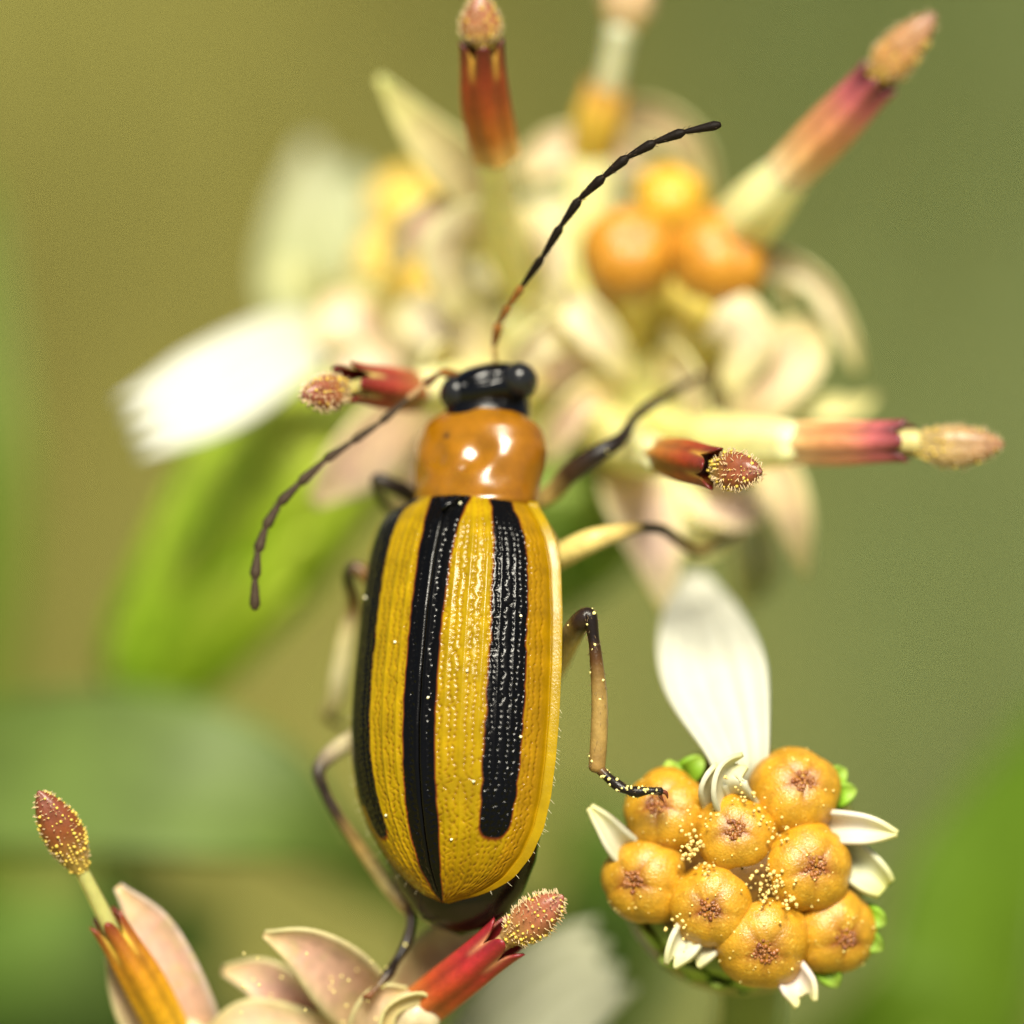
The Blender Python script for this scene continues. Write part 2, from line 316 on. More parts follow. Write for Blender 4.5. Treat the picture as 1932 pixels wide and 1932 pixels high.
def anther_tube(fl, pts, r, cols, tooth=0.0, flare=0.12, slit=None, label=None):
    """five fused anthers: ridged tube ending in five pointed teeth; open mouth"""
    sp = np.asarray(pts, float); n = 34; path = cr(PS(pts), n); dd = cr(sp[:, 2:], n)[:, 0]; segs = 50
    t = np.linspace(0, 1, n); rad = cr(np.array(r, float), n)[:, 0] * S * (DIST + dd) / DIST
    T, N, B = frames(path); th = np.linspace(0, 2 * math.pi, segs, endpoint=False)
    rr_ = rad[:, None] * (1 + .07 * np.cos(5 * th))[None, :]
    k = np.clip((t - .72) / .28, 0, 1)
    tl = tooth * np.linalg.norm(path[-1] - path[0]) if tooth else 0
    sh = tl * (np.abs(np.cos(2.5 * th)) ** .8 - .55)[None, :] * (k ** 1.3)[:, None]
    rr_ = rr_ * (1 + flare * (k ** 2)[:, None] * (np.abs(np.cos(2.5 * th)))[None, :])
    V = path[:, None] + (np.cos(th)[None, :, None] * N[:, None] + np.sin(th)[None, :, None] * B[:, None]) * rr_[..., None] + T[:, None] * sh[..., None]
    C = lerpcol(cols, t)[:, None] * np.ones((1, segs, 1)) * .76
    groove = (0.5 - 0.5 * np.cos(5 * th)) ** 3
    C = C * (1 - .35 * groove[None, :, None])
    if slit is not None:                                      # pale filament streaks between the teeth
        kk = (k ** .6)[:, None, None] * (groove ** 2)[None, :, None]; C = C * (1 - kk) + np.asarray(slit) * kk
    # inner wall so that the mouth is a real opening
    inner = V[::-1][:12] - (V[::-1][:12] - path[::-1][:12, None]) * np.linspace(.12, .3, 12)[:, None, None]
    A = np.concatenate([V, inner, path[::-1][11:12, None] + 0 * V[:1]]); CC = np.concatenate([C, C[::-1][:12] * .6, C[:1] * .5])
    return mesh_obj('anther_tube', A.reshape(-1, 3), grid_faces(len(A), segs, True), MAT['anther'], fl, CC.reshape(-1, 3), label=label)
def style(fl, parent, pts, r, cols, head, hr, hcols=((0.50, 0.38, 0.10), (0.32, 0.09, 0.03), (0.26, 0.07, 0.035)), nb=150, npol=60, blen=9, flat=.75):
    """pale stalk + hairy two-lobed stigma head dusted with pollen"""
    if pts: tube_part('style_stalk', parent, pts, r, MAT['throat'], cols, segs=12)
    hcols = np.asarray(hcols) * .68; nb = int(nb * 1.6)
    sp = np.asarray(head, float); n = 24; path = cr(PS(head), n); dd = sp[:, 2].mean(); t = np.linspace(0, 1, n)
    prof = np.interp(t, [0, .15, .4, .6, .8, .93, 1], [.45, .7, 1, .98, .72, .36, .06]) * px(hr, dd); segs = 24
    T, N, B = frames(path); th = np.linspace(0, 2 * math.pi, segs, endpoint=False)
    gr = 1 - .16 * np.exp(-(np.sin(th) / .25) ** 2)           # the seam between its two branches
    V = path[:, None] + (np.cos(th)[None, :, None] * N[:, None] * flat + np.sin(th)[None, :, None] * B[:, None]) * (prof[:, None] * gr[None, :])[..., None]
    C = np.repeat(lerpcol(hcols, t), segs, axis=0)
    h = mesh_obj('stigma', V.reshape(-1, 3), grid_faces(n, segs, True), MAT['anther'], parent, C)
    i = rng.integers(3, n - 1, nb); j = rng.integers(0, segs, nb); b = V[i, j]; d = nrm(b - path[i]) + T[i] * rng.uniform(.1, .7, (nb, 1)) + .25 * rng.standard_normal((nb, 3))
    spikes('bristles', parent, b, d, px(blen, dd) * rng.uniform(.6, 1.2, nb), px(1.1, dd), MAT['pollen'], (0.66, 0.46, 0.24))
    i = np.clip((rng.beta(1.3, 2.0, npol) * n).astype(int), 0, n - 2); j = (rng.normal(segs * .1, segs * .22, npol).astype(int)) % segs
    blobs('pollen', parent, V[i, j] + nrm(V[i, j] - path[i]) * px(1.5, dd), px(2.7, dd) * rng.uniform(.35, 1.45, npol), MAT['pollen'], (0.66, 0.46, 0.07))
    return h
def bud(fl, c, axis, r, ln, tipcol=(0.17, 0.03, 0.006), pol=14, cols=((0.54, 0.32, 0.02), (0.48, 0.23, 0.01), (0.45, 0.29, 0.04)), soft=.4, tuft=0):
    """unopened disc floret: dome of five corolla lobes meeting in a puckered tip"""
    c = np.asarray(c, float); a = nrm(axis); nr, segs = 30, 50
    x = nrm(np.cross(a, np.array((.3, .5, .81)))); y = np.cross(a, x); th = np.linspace(0, 2 * math.pi, segs, endpoint=False) + rng.uniform(0, 6)
    q = np.linspace(0, 1, nr); ps = np.interp(q, [0, .6, 1], [0.02, 1.35, 2.35])
    rad = np.sin(ps) ** .85; hz = np.where(ps < math.pi / 2, np.cos(ps), np.cos(ps) * 1.7)
    rad = np.where(ps > math.pi / 2, np.maximum(rad, .62), rad)
    g5 = np.abs(np.cos(2.5 * th)) ** .55                      # 0 on the five seams
    seam = (1 - g5)[None, :] * np.exp(-((ps - .35) / .55) ** 2)[:, None]
    pucker = np.exp(-(ps / .33) ** 2)
    rr_ = r * (rad[:, None] * (1 + .09 * g5[None, :] * np.sin(np.clip(ps, 0, 2))[:, None]) - .10 * soft * seam)
    zz = ln * (hz - .09 * pucker)[:, None] - ln * .10 * soft * seam
    wob = 1 + .025 * np.sin(3 * th + rng.uniform(0, 6))[None, :] * np.ones((nr, 1))
    V = c + (np.cos(th)[None, :, None] * x + np.sin(th)[None, :, None] * y) * (rr_ * wob)[..., None] + a * zz[..., None]
    C = lerpcol(cols, q)[:, None] * np.ones((1, segs, 1))
    k = (np.exp(-(ps / .62) ** 2)[:, None] * (.22 + .28 * (1 - g5)[None, :]) + .62 * np.exp(-((ps - .05) / .34) ** 2)[:, None] * (.75 + .25 * np.sin(th * 2 + 1))[None, :] + .5 * soft * seam ** 1.5 + .35 * np.clip((ps - 1.2) / .6, 0, 1)[:, None] * .6)[..., None]; k = np.clip(k, 0, .92)
    C = C * (1 - k) + np.asarray(tipcol) * k
    o = mesh_obj('disc_bud', V.reshape(-1, 3), grid_faces(nr, segs, True), MAT['bud'], fl, C.reshape(-1, 3))
    if tuft:                                                  # papillae where the five lobe tips meet
        a5 = rng.uniform(0, 2 * math.pi, tuft); q5 = r * .26 * np.sqrt(rng.uniform(0, 1, tuft)); zt = ln * (.93 - .55 * (q5 / r) ** 2)
        blobs('lobe_tips', o, c + (np.cos(a5)[:, None] * x + np.sin(a5)[:, None] * y) * q5[:, None] + a * zt[:, None], px(4.2) * rng.uniform(.5, 1.3, tuft), MAT['anther'], np.array((0.16, 0.04, 0.01)) + rng.uniform(0, 1, (tuft, 1)) * np.array((0.22, 0.10, 0.02)))
    if pol:
        i = rng.integers(3, 17, pol); j = rng.integers(0, segs, pol)
        blobs('pollen', o, V[i, j] + nrm(V[i, j] - c) * .008, px(2.3) * rng.uniform(.4, 1.2, pol), MAT['pollen'], (0.85, 0.68, 0.22))
    return o
def involucre(fl, base, top, r0, r1, n_br, cols, seed, blen=.6, rows=3):
    """green cup with overlapping bracts; base/top are (u, v, depth)"""
    b, t_ = P(*base), P(*top); ax = nrm(t_ - b); H = np.linalg.norm(t_ - b); r = np.random.default_rng(seed)
    q = np.linspace(0, 1, 16); prof = np.interp(q, [0, .06, .2, .5, .8, 1], [.25, .6, .85, 1, .98, .9]); rad = (px(r0, base[2]) + (px(r1, top[2]) - px(r0, base[2])) * q) * prof
    V, F, C = tube_mesh(b + ax * H * q[:, None], rad, 28, col=lerpcol(cols, q), capk=.06); mesh_obj('receptacle', V, F, MAT['bract'], fl, C)
    x = nrm(np.cross(ax, BACK)); y = np.cross(ax, x)
    for row in range(rows):
        for k in range(n_br):
            a = 2 * math.pi * (k + .5 * row) / n_br + r.uniform(-.1, .1); d = x * math.cos(a) + y * math.sin(a)
            q0 = .05 + .22 * row; q1 = min(q0 + blen, 1.12 + .05 * row) * r.uniform(.95, 1.05)
            qs = np.linspace(q0, q1, 12); rr_ = np.interp(qs, q, rad) * 1.03 + .02 + .05 * np.clip((qs - q0) / (q1 - q0), 0, 1) ** 3
            pts = b + ax * H * qs[:, None] + d * rr_[:, None]; T = nrm(np.gradient(pts, axis=0)); B = np.cross(T, d); tt = np.linspace(0, 1, 12)
            w = np.interp(tt, [0, .3, .6, .85, 1], [.6, 1, .9, .5, .05]) * 2.6 * rad.mean() / n_br * 1.25
            s = np.linspace(-1, 1, 7); VV = pts[:, None] + B[:, None] * (s[None] * w[:, None])[..., None] - d * ((s ** 2)[None] * w[:, None] * .35)[..., None]
            c = lerpcol(cols, np.repeat(tt, 7)) * r.uniform(.85, 1.15); W_, F_ = shell(VV.reshape(-1, 3), 12, 7, .05); mesh_obj('bract', W_, F_, MAT['bract'], fl, np.vstack([c, c]))

GREENB = [(0.20, 0.42, 0.012), (0.42, 0.62, 0.03), (0.58, 0.70, 0.08)]
# ------------------------------------------------------------------ flower head with white rays, side on, behind the left antenna
fb = empty('flower_head', P(265, 1330, 8.5), 'blurred aster flower head with plump green cup and large blown white petals', 'flower', 'aster flower heads')
involucre(fb, (250, 1330, 8.4), (610, 800, 6.6), 130, 175, 9, GREENB, 21)
ray(fb, [(690, 650, 6.3), (560, 650, 5.2), (400, 740, 4.4), (240, 815, 4.4)], [60, 150, 190, 130], notch=.12, teeth=3, hint=BACK + UP * .5)
ray(fb, [(650, 640, 7.2), (560, 560, 7.6), (570, 420, 8.2), (590, 275, 8.8)], [80, 130, 120, 30], [(0.40, 0.42, 0.20), (0.42, 0.44, 0.22), (0.48, 0.48, 0.30)])
ray(fb, [(720, 640, 7.5), (680, 480, 8.0), (660, 380, 8.5), (650, 320, 9)], [60, 100, 100, 40], [(0.48, 0.50, 0.26), (0.5, 0.52, 0.32)])
ray(fb, [(640, 600, 6.8), (570, 530, 6.4), (510, 515, 6.4)], [40, 60, 40], [(0.6, 0.6, 0.26), (0.66, 0.66, 0.34)])
for (u, v, d, r_) in ((735, 500, 6.4, 62), (760, 390, 7.2, 62), (820, 430, 7.4, 55), (800, 545, 6.6, 55), (700, 590, 6.6, 52)):
    bud(fb, P(u, v, d), BACK * .7 + UP * .5 + RIGHT * .2, px(r_, d), px(r_ * 1.2, d), tipcol=(0.6, 0.4, 0.06), pol=0, cols=((0.72, 0.50, 0.08), (0.76, 0.52, 0.10), (0.6, 0.5, 0.2)))
lobe(fb, [(740, 620, 6), (690, 620, 5.2), (640, 600, 5), (610, 650, 5)], [60, 90, 90, 30], PINK)
lobe(fb, [(760, 640, 6), (720, 690, 5), (660, 700, 4.8), (630, 690, 5)], [60, 80, 70, 20], PINK)
lobe(fb, [(740, 560, 6), (700, 540, 5.6), (650, 545, 5.6), (620, 560, 5.8)], [30, 60, 50, 20], YEL)

# ------------------------------------------------------------------ flower head behind the beetle's head
fa = empty('flower_head', P(960, 1120, 7.5), 'spent aster flower head with rusty anther tubes fanned out behind the beetle', 'flower', 'aster flower heads')
involucre(fa, (960, 1130, 7.6), (1090, 800, 5.6), 140, 240, 10, [(0.05, 0.13, 0.01), (0.10, 0.22, 0.02), (0.24, 0.34, 0.06)], 22)
tube_part('receptacle', fa, [(1060, 900, 6.3), (1110, 740, 6.0), (1120, 600, 6.0), (1110, 470, 6.2)], [170, 290, 280, 180], MAT['throat'], [(0.88, 0.82, 0.34), (0.95, 0.88, 0.46), (0.95, 0.86, 0.48)], segs=28, ridges=9, ridge_amt=.06, flat=.6)
# floret throats radiating from the disc
for pts, r_ in (([(1040, 640, 5), (955, 460, 3.6), (935, 340, 2.4), (930, 285, 1.8)], [40, 44, 30, 40]),
                ([(1120, 600, 5), (1110, 420, 4.8), (1115, 300, 4.6)], [40, 44, 44]),
                ([(1230, 620, 5), (1350, 480, 4), (1430, 390, 3), (1490, 325, 2.5)], [40, 56, 58, 44]),
                ([(1180, 760, 5), (1330, 830, 3.2), (1430, 838, 2.2), (1495, 836, 1.6)], [44, 52, 48, 40]),
                ([(1120, 790, 5), (1180, 840, 3.2), (1215, 855, 2.0), (1245, 862, 1.3)], [44, 50, 42, 34]),
                ([(1010, 750, 5), (900, 735, 3.6), (830, 735, 2.6), (780, 737, 2.0)], [44, 48, 46, 38]),
                ([(1080, 720, 5.4), (1010, 640, 4.6), (965, 600, 4.4)], [40, 44, 40]),
                ([(1150, 740, 5.4), (1200, 700, 4.7), (1240, 690, 4.5)], [44, 50, 44]),
                ([(1160, 800, 5), (1260, 920, 3.8), (1330, 970, 3.4)], [60, 66, 50]),
                ([(1010, 800, 5), (900, 840, 4.4), (830, 850, 4.0)], [50, 60, 56])):
    throat(fa, pts, r_)
throat(fa, [(1200, 860, 5.6), (1280, 880, 4.9), (1340, 860, 4.7)], [90, 110, 80])
rl = np.random.default_rng(17)
for k in range(26):                                           # the packed ring of spent, reflexed lobes
    a = rl.uniform(0, 2 * math.pi); q = math.sqrt(rl.uniform(.02, 1)); u, v = 1110 + 300 * q * math.cos(a), 690 + 250 * q * math.sin(a)
    b_ = a + rl.uniform(-1.2, 1.2); L_ = rl.uniform(90, 150); cu, cv = math.cos(b_), math.sin(b_); d_ = rl.uniform(3.9, 4.6)
    lobe(fa, [(u - cu * L_ * .5, v - cv * L_ * .5, d_ + .5), (u - cu * L_ * .1, v - cv * L_ * .1, d_ - .1), (u + cu * L_ * .3, v + cv * L_ * .3, d_), (u + cu * L_ * .6, v + cv * L_ * .6, d_ + .4)], [50, 105, 95, 20], (CREAM, PINK, PINK, YEL)[k % 4], cup=rl.uniform(-.3, .4), n=16, m=9)
# lobes
lobe(fa, [(950, 470, 3.4), (900, 430, 2.8), (850, 470, 2.7), (870, 600, 3.1)], [60, 110, 120, 40], CREAM, cup=-.3)
lobe(fa, [(900, 470, 3.6), (850, 410, 3.4), (790, 430, 3.4), (740, 500, 3.8)], [50, 90, 90, 30], PINK)
lobe(fa, [(960, 440, 3.2), (1000, 430, 2.9), (1040, 490, 2.8), (1045, 600, 3.0)], [50, 80, 90, 18], CREAM, cup=-.2)
lobe(fa, [(1000, 560, 3.6), (1080, 580, 2.9), (1140, 640, 2.9), (1190, 720, 3.2)], [40, 80, 80, 24], CREAM)
lobe(fa, [(1080, 640, 3.4), (1030, 630, 2.8), (990, 670, 2.8), (960, 730, 3.0)], [50, 90, 90, 30], CREAM)
lobe(fa, [(1160, 760, 3.6), (1100, 750, 3.0), (1060, 800, 3.0), (1030, 875, 3.2)], [50, 80, 90, 24], PINK)
lobe(fa, [(1250, 640, 3.4), (1340, 600, 2.8), (1410, 640, 2.7), (1370, 740, 3.0)], [60, 120, 110, 40], CREAM, cup=-.3)
lobe(fa, [(1230, 700, 3.4), (1290, 690, 2.7), (1320, 760, 2.6), (1290, 830, 3.0)], [50, 90, 90, 30], CREAM)
lobe(fa, [(1400, 830, 3.2), (1440, 740, 3.0), (1500, 660, 3.1), (1540, 600, 3.4)], [50, 120, 130, 20], TAN)
lobe(fa, [(1340, 560, 3.8), (1430, 480, 3.2), (1540, 520, 3.0), (1600, 620, 3.1), (1620, 700, 3.3)], [30, 60, 62, 52, 16], CREAM, cup=.7)
lobe(fa, [(1390, 600, 3.6), (1440, 510, 3.1), (1480, 520, 3.1), (1490, 580, 3.3)], [20, 44, 40, 16], CREAM)
lobe(fa, [(1500, 790, 3.4), (1560, 770, 3.4), (1610, 770, 3.5), (1650, 750, 3.7)], [30, 44, 36, 10], YEL)
lobe(fa, [(1120, 330, 5.0), (1200, 220, 4.6), (1300, 260, 4.4), (1345, 370, 4.6)], [50, 70, 80, 24], TAN, cup=.4)
lobe(fa, [(980, 330, 4.6), (1060, 280, 4.4), (1160, 290, 4.4), (1240, 310, 4.8)], [40, 80, 80, 24], PINK)
lobe(fa, [(950, 420, 4.0), (880, 330, 3.2), (800, 250, 2.8), (715, 145, 2.5)], [70, 110, 86, 12], [(0.80, 0.72, 0.32), (0.76, 0.64, 0.34), (0.72, 0.62, 0.3), (0.55, 0.56, 0.16)], cup=.35)
lobe(fa, [(1180, 850, 3.8), (1200, 930, 2.9), (1235, 1030, 2.6), (1257, 1155, 2.6)], [70, 130, 110, 12], PINK)
lobe(fa, [(1250, 880, 3.6), (1320, 930, 2.8), (1400, 960, 2.6), (1440, 920, 2.9)], [60, 90, 90, 30], PINK)
lobe(fa, [(1260, 960, 3.8), (1300, 1000, 3.2), (1350, 1020, 3.0), (1400, 960, 3.1)], [40, 80, 70, 24], YEL)
lobe(fa, [(1420, 860, 3.4), (1470, 900, 3.0), (1500, 980, 2.9), (1520, 1085, 3.0)], [50, 86, 76, 10], TAN)
lobe(fa, [(830, 770, 3.6), (740, 810, 2.8), (660, 880, 2.6), (590, 950, 2.7)], [70, 140, 120, 24], [(0.60, 0.50, 0.24), (0.60, 0.42, 0.28), (0.56, 0.38, 0.27), (0.54, 0.42, 0.26)])
lobe(fa, [(880, 820, 3.4), (820, 860, 2.6), (780, 930, 2.6), (760, 1000, 3.0)], [50, 90, 80, 20], PINK)
lobe(fa, [(860, 690, 3.6), (820, 660, 2.9), (800, 680, 2.7), (790, 720, 2.7)], [30, 50, 44, 16], CREAM)
lobe(fa, [(960, 700, 4), (880, 640, 3.6), (800, 600, 3.6), (740, 600, 3.9)], [60, 110, 100, 30], CREAM)
lobe(fa, [(980, 600, 4), (900, 580, 3.9), (820, 610, 3.8), (780, 660, 3.9)], [60, 90, 80, 30], YEL)
# a drooping grey-green old ray below
lobe(fa, [(1380, 960, 3.8), (1420, 1010, 4.0), (1430, 1080, 4.3), (1410, 1140, 4.8)], [40, 90, 90, 30], [(0.36, 0.38, 0.18), (0.30, 0.33, 0.17), (0.3, 0.33, 0.18)])
# unopened yellow buds
bud(fa, P(1185, 480, 3.3), BACK * .8 + UP * .35 + RIGHT * .1, px(84, 3), px(92, 3), tipcol=(0.44, 0.15, 0.02), pol=6, cols=((0.52, 0.25, 0.02), (0.46, 0.19, 0.012), (0.5, 0.34, 0.08)))
bud(fa, P(1355, 485, 3.4), BACK * .7 + UP * .3 + RIGHT * .3, px(92, 3), px(96, 3), tipcol=(0.46, 0.17, 0.02), pol=6, cols=((0.52, 0.25, 0.02), (0.46, 0.19, 0.012), (0.5, 0.34, 0.08)))
bud(fa, P(1262, 380, 3.9), BACK * .6 + UP * .6 + RIGHT * .1, px(66, 4), px(70, 4), tipcol=(0.66, 0.34, 0.03), pol=0, cols=((0.58, 0.34, 0.02), (0.56, 0.32, 0.02), (0.55, 0.38, 0.06)))
for u, v, d, r_, k in ((1190, 590, 3.6, 70, 0), (1330, 600, 3.6, 80, 0)): throat(fa, [(u, v - 60, d - .1), (u - 20, v + 30, d + .6), (u - 60, v + 110, d + 1.2)], [r_, r_ * .8, r_ * .6], ((0.72, 0.56, 0.12), (0.66, 0.58, 0.2)))
# rusty anther tubes
RUST = [(0.72, 0.45, 0.12), (0.54, 0.18, 0.025), (0.42, 0.10, 0.015), (0.34, 0.04, 0.01), (0.16, 0.015, 0.012)]
RUST2 = [(0.86, 0.68, 0.34), (0.72, 0.42, 0.16), (0.66, 0.30, 0.11), (0.62, 0.24, 0.11), (0.52, 0.12, 0.12), (0.16, 0.03, 0.04)]
anther_tube(fa, [(936, 292, 1.8), (915, 190, 1.4), (908, 85, 1.1)], [44, 46, 38], [(0.70, 0.42, 0.10), (0.46, 0.14, 0.015), (0.32, 0.06, 0.01), (0.24, 0.03, 0.008), (0.09, 0.01, 0.008)], tooth=.16, slit=(0.55, 0.30, 0.04))
style(fa, fa, None, None, None, [(908, 90, 1.15), (907, 50, 1.1), (905, -10, 1.0)], 38, hcols=((0.56, 0.36, 0.08), (0.42, 0.18, 0.06), (0.34, 0.10, 0.05)))
anther_tube(fa, [(1115, 290, 4.6), (1130, 220, 4.3), (1145, 165, 4.2)], [44, 44, 36], [(0.80, 0.55, 0.06), (0.80, 0.52, 0.06), (0.62, 0.30, 0.06)], tooth=.1)
style(fa, fa, [(1140, 200, 4.3), (1160, 110, 4.0), (1172, 50, 3.8)], [26, 26, 30], [(0.72, 0.70, 0.40), (0.72, 0.74, 0.50)], [(1172, 60, 3.8), (1185, 0, 3.7), (1195, -70, 3.6)], 50, nb=40, npol=30, hcols=((0.7, 0.55, 0.3), (0.66, 0.4, 0.2)))
anther_tube(fa, [(1482, 330, 2.5), (1570, 240, 2.2), (1655, 150, 1.9)], [42, 46, 38], RUST2, tooth=.14)
style(fa, fa, None, None, None, [(1650, 150, 1.9), (1690, 105, 1.8), (1765, 25, 1.7)], 40, hcols=((0.56, 0.34, 0.08), (0.54, 0.27, 0.08), (0.34, 0.15, 0.08)))
anther_tube(fa, [(1490, 836, 1.7), (1590, 836, 1.4), (1705, 832, 1.15)], [40, 42, 36], RUST2, tooth=.12)
style(fa, fa, [(1690, 833, 1.2), (1730, 834, 1.15)], [26, 24], [(0.62, 0.52, 0.2), (0.62, 0.52, 0.2)], [(1720, 835, 1.15), (1800, 842, 1.1), (1895, 838, 1.05)], 40, hcols=((0.50, 0.38, 0.11), (0.48, 0.31, 0.12), (0.40, 0.19, 0.10)))
anther_tube(fa, [(1242, 858, 1.35), (1295, 870, .8), (1350, 884, .3)], [30, 40, 36], RUST, tooth=.22, slit=(0.5, 0.26, 0.04))
style(fa, fa, None, None, None, [(1345, 884, .35), (1385, 888, .1), (1438, 890, -.1)], 36, nb=220, npol=90, blen=10)
anther_tube(fa, [(785, 740, 2.1), (735, 733, 1.5), (665, 722, 1.0)], [36, 40, 34], [(0.66, 0.26, 0.06), (0.55, 0.12, 0.04), (0.42, 0.05, 0.03), (0.20, 0.015, 0.015)], tooth=.24, slit=(0.55, 0.42, 0.12))
style(fa, fa, [(690, 728, 1.1), (650, 735, .85)], [16, 14], [(0.52, 0.46, 0.16), (0.5, 0.42, 0.14)], [(658, 734, .9), (620, 740, .7), (570, 745, .5)], 33, nb=200, npol=50, blen=11)

# ------------------------------------------------------------------ flower head at the foot of the picture
fc = empty('flower_head', P(640, 2280, 3.5), 'pink aster flower head under the beetle with bristly stigma on red anther tube', 'flower', 'aster flower heads')
involucre(fc, (640, 2300, 3.6), (600, 2080, 2.6), 130, 260, 10, GREENB, 23)
for pts, r_ in (([(560, 2120, 2.8), (430, 2050, 1.8), (340, 1960, 1.2)], [60, 70, 46]), ([(640, 2120, 2.8), (720, 2010, 1.5), (790, 1905, .8)], [60, 66, 48]),
                ([(600, 2120, 2.8), (560, 2000, 2.0), (540, 1930, 1.6)], [60, 70, 70])): throat(fc, pts, r_, ((0.6, 0.5, 0.24), (0.68, 0.56, 0.34)))
anther_tube(fc, [(325, 1955, 1.2), (270, 1850, .9), (208, 1748, .7)], [38, 40, 30], [(0.80, 0.44, 0.02), (0.72, 0.36, 0.01), (0.58, 0.24, 0.01), (0.22, 0.03, 0.012)], tooth=.2, slit=(0.78, 0.50, 0.06))
style(fc, fc, [(215, 1765, .75), (178, 1690, .6), (148, 1632, .5)], [17, 15, 14], [(0.52, 0.50, 0.16), (0.46, 0.44, 0.14)], [(152, 1642, .5), (118, 1570, .35), (72, 1492, .2)], 39, nb=160, npol=150, blen=7, hcols=((0.46, 0.32, 0.07), (0.27, 0.075, 0.02), (0.24, 0.06, 0.03)))
anther_tube(fc, [(795, 1900, .9), (870, 1840, .55), (950, 1775, .3)], [42, 42, 40], [(0.66, 0.22, 0.04), (0.52, 0.07, 0.015), (0.42, 0.025, 0.02), (0.26, 0.012, 0.02)], tooth=.22, slit=(0.55, 0.22, 0.10))
style(fc, fc, [(925, 1800, .35), (965, 1765, .2)], [15, 17], [(0.66, 0.36, 0.16), (0.66, 0.44, 0.18)], [(955, 1772, .2), (1005, 1735, .05), (1063, 1690, -.1)], 38, nb=260, npol=90, blen=11, hcols=((0.56, 0.33, 0.11), (0.42, 0.15, 0.06), (0.36, 0.10, 0.06)))
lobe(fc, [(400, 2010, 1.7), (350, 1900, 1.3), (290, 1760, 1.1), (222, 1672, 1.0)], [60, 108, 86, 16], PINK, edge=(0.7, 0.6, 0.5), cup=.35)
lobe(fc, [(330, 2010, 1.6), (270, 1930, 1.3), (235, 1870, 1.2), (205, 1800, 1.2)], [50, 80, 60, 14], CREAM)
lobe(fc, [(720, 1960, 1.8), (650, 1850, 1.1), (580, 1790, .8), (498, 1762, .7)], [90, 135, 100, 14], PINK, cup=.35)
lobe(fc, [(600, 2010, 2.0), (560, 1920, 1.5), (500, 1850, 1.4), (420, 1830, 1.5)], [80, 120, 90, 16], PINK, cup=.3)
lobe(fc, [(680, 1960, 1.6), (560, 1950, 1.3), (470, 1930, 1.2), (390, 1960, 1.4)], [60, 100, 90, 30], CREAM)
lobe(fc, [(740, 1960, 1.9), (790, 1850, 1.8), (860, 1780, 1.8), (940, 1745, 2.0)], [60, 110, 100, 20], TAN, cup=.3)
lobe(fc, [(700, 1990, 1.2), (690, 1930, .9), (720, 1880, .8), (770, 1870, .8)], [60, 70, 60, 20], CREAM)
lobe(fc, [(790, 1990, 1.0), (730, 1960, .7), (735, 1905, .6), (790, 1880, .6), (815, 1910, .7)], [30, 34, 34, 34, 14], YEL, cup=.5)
ray(fc, [(800, 2100, 3.2), (940, 1960, 3.4), (1060, 1860, 3.6), (1160, 1800, 3.8)], [70, 190, 210, 150], [(0.55, 0.56, 0.34), (0.60, 0.60, 0.42), (0.62, 0.62, 0.44)], notch=.08, teeth=3)
blobs('pollen', fc, PS([(random.uniform(440, 760), random.uniform(1790, 1930), random.uniform(.5, 1.0)) for _ in range(26)]), px(3), MAT['pollen'], (0.82, 0.66, 0.25))

# ------------------------------------------------------------------ budded flower head at the right
fd = empty('flower_head', P(1405, 1740, 1.9), 'young aster flower head of clustered orange yellow buds with one white petal above', 'flower', 'aster flower heads')
CEN = P(1400, 1640, 1.35)
involucre(fd, (1405, 1745, 2.3), (1402, 1650, 1.15), 120, 225, 12, [(0.10, 0.20, 0.02), (0.22, 0.36, 0.03), (0.34, 0.46, 0.08)], 24, rows=3)
for (u, v, r_) in ((1256, 1530, 68), (1500, 1494, 76), (1387, 1573, 67), (1522, 1636, 76), (1218, 1660, 72), (1344, 1707, 73), (1438, 1775, 80), (1573, 1757, 74)):
    e = math.hypot(u - 1400, v - 1640) / 230; d = .05 + .42 * e * e; c = P(u, v, d + .35); ax = nrm(c - P(1400, 1640, 2.4))
    bud(fd, c - ax * .02, ax + BACK * .25, px(r_ * rng.uniform(1.08, 1.18)), px(r_ * rng.uniform(.92, 1.06)), pol=16, soft=.4, tuft=46)
tube_part('receptacle', fd, [(1400, 1642, 1.5), (1400, 1641, 1.1), (1400, 1640, .72)], [236, 215, 130], MAT['anther'], [(0.2, 0.2, 0.03), (0.14, 0.07, 0.006), (0.12, 0.055, 0.005)], segs=30)
ray(fd, [(1398, 1500, .9), (1392, 1420, .7), (1350, 1290, 1.5), (1325, 1180, 2.6), (1310, 1085, 3.6)], [60, 120, 198, 155, 40], WHITE, hint=BACK + UP * .25, cup=.18)
def stub(spine, widths, cols=((0.62, 0.62, 0.36), (0.78, 0.75, 0.56), (0.70, 0.68, 0.32)), **k):
    return petal('young_ray', fd, spine, widths, MAT['white_ray'], cols, cup=k.pop('cup', 1.0), th=.05, n=20, m=13, **k)
stub([(1215, 1630, .9), (1165, 1590, .6), (1135, 1550, .45), (1112, 1522, .4)], [60, 56, 36, 10])
stub([(1540, 1560, .8), (1600, 1560, .55), (1650, 1565, .45), (1694, 1573, .4)], [60, 58, 46, 6], cols=((0.72, 0.68, 0.5), (0.80, 0.74, 0.62), (0.76, 0.74, 0.34)))
stub([(1570, 1600, .9), (1620, 1630, .75), (1650, 1655, .7), (1672, 1675, .7)], [60, 70, 64, 40], cols=((0.62, 0.64, 0.4), (0.72, 0.72, 0.5), (0.66, 0.66, 0.22)))
stub([(1320, 1740, .8), (1290, 1770, .5), (1275, 1795, .42), (1262, 1824, .4)], [60, 60, 52, 20], notch=.2, teeth=1)
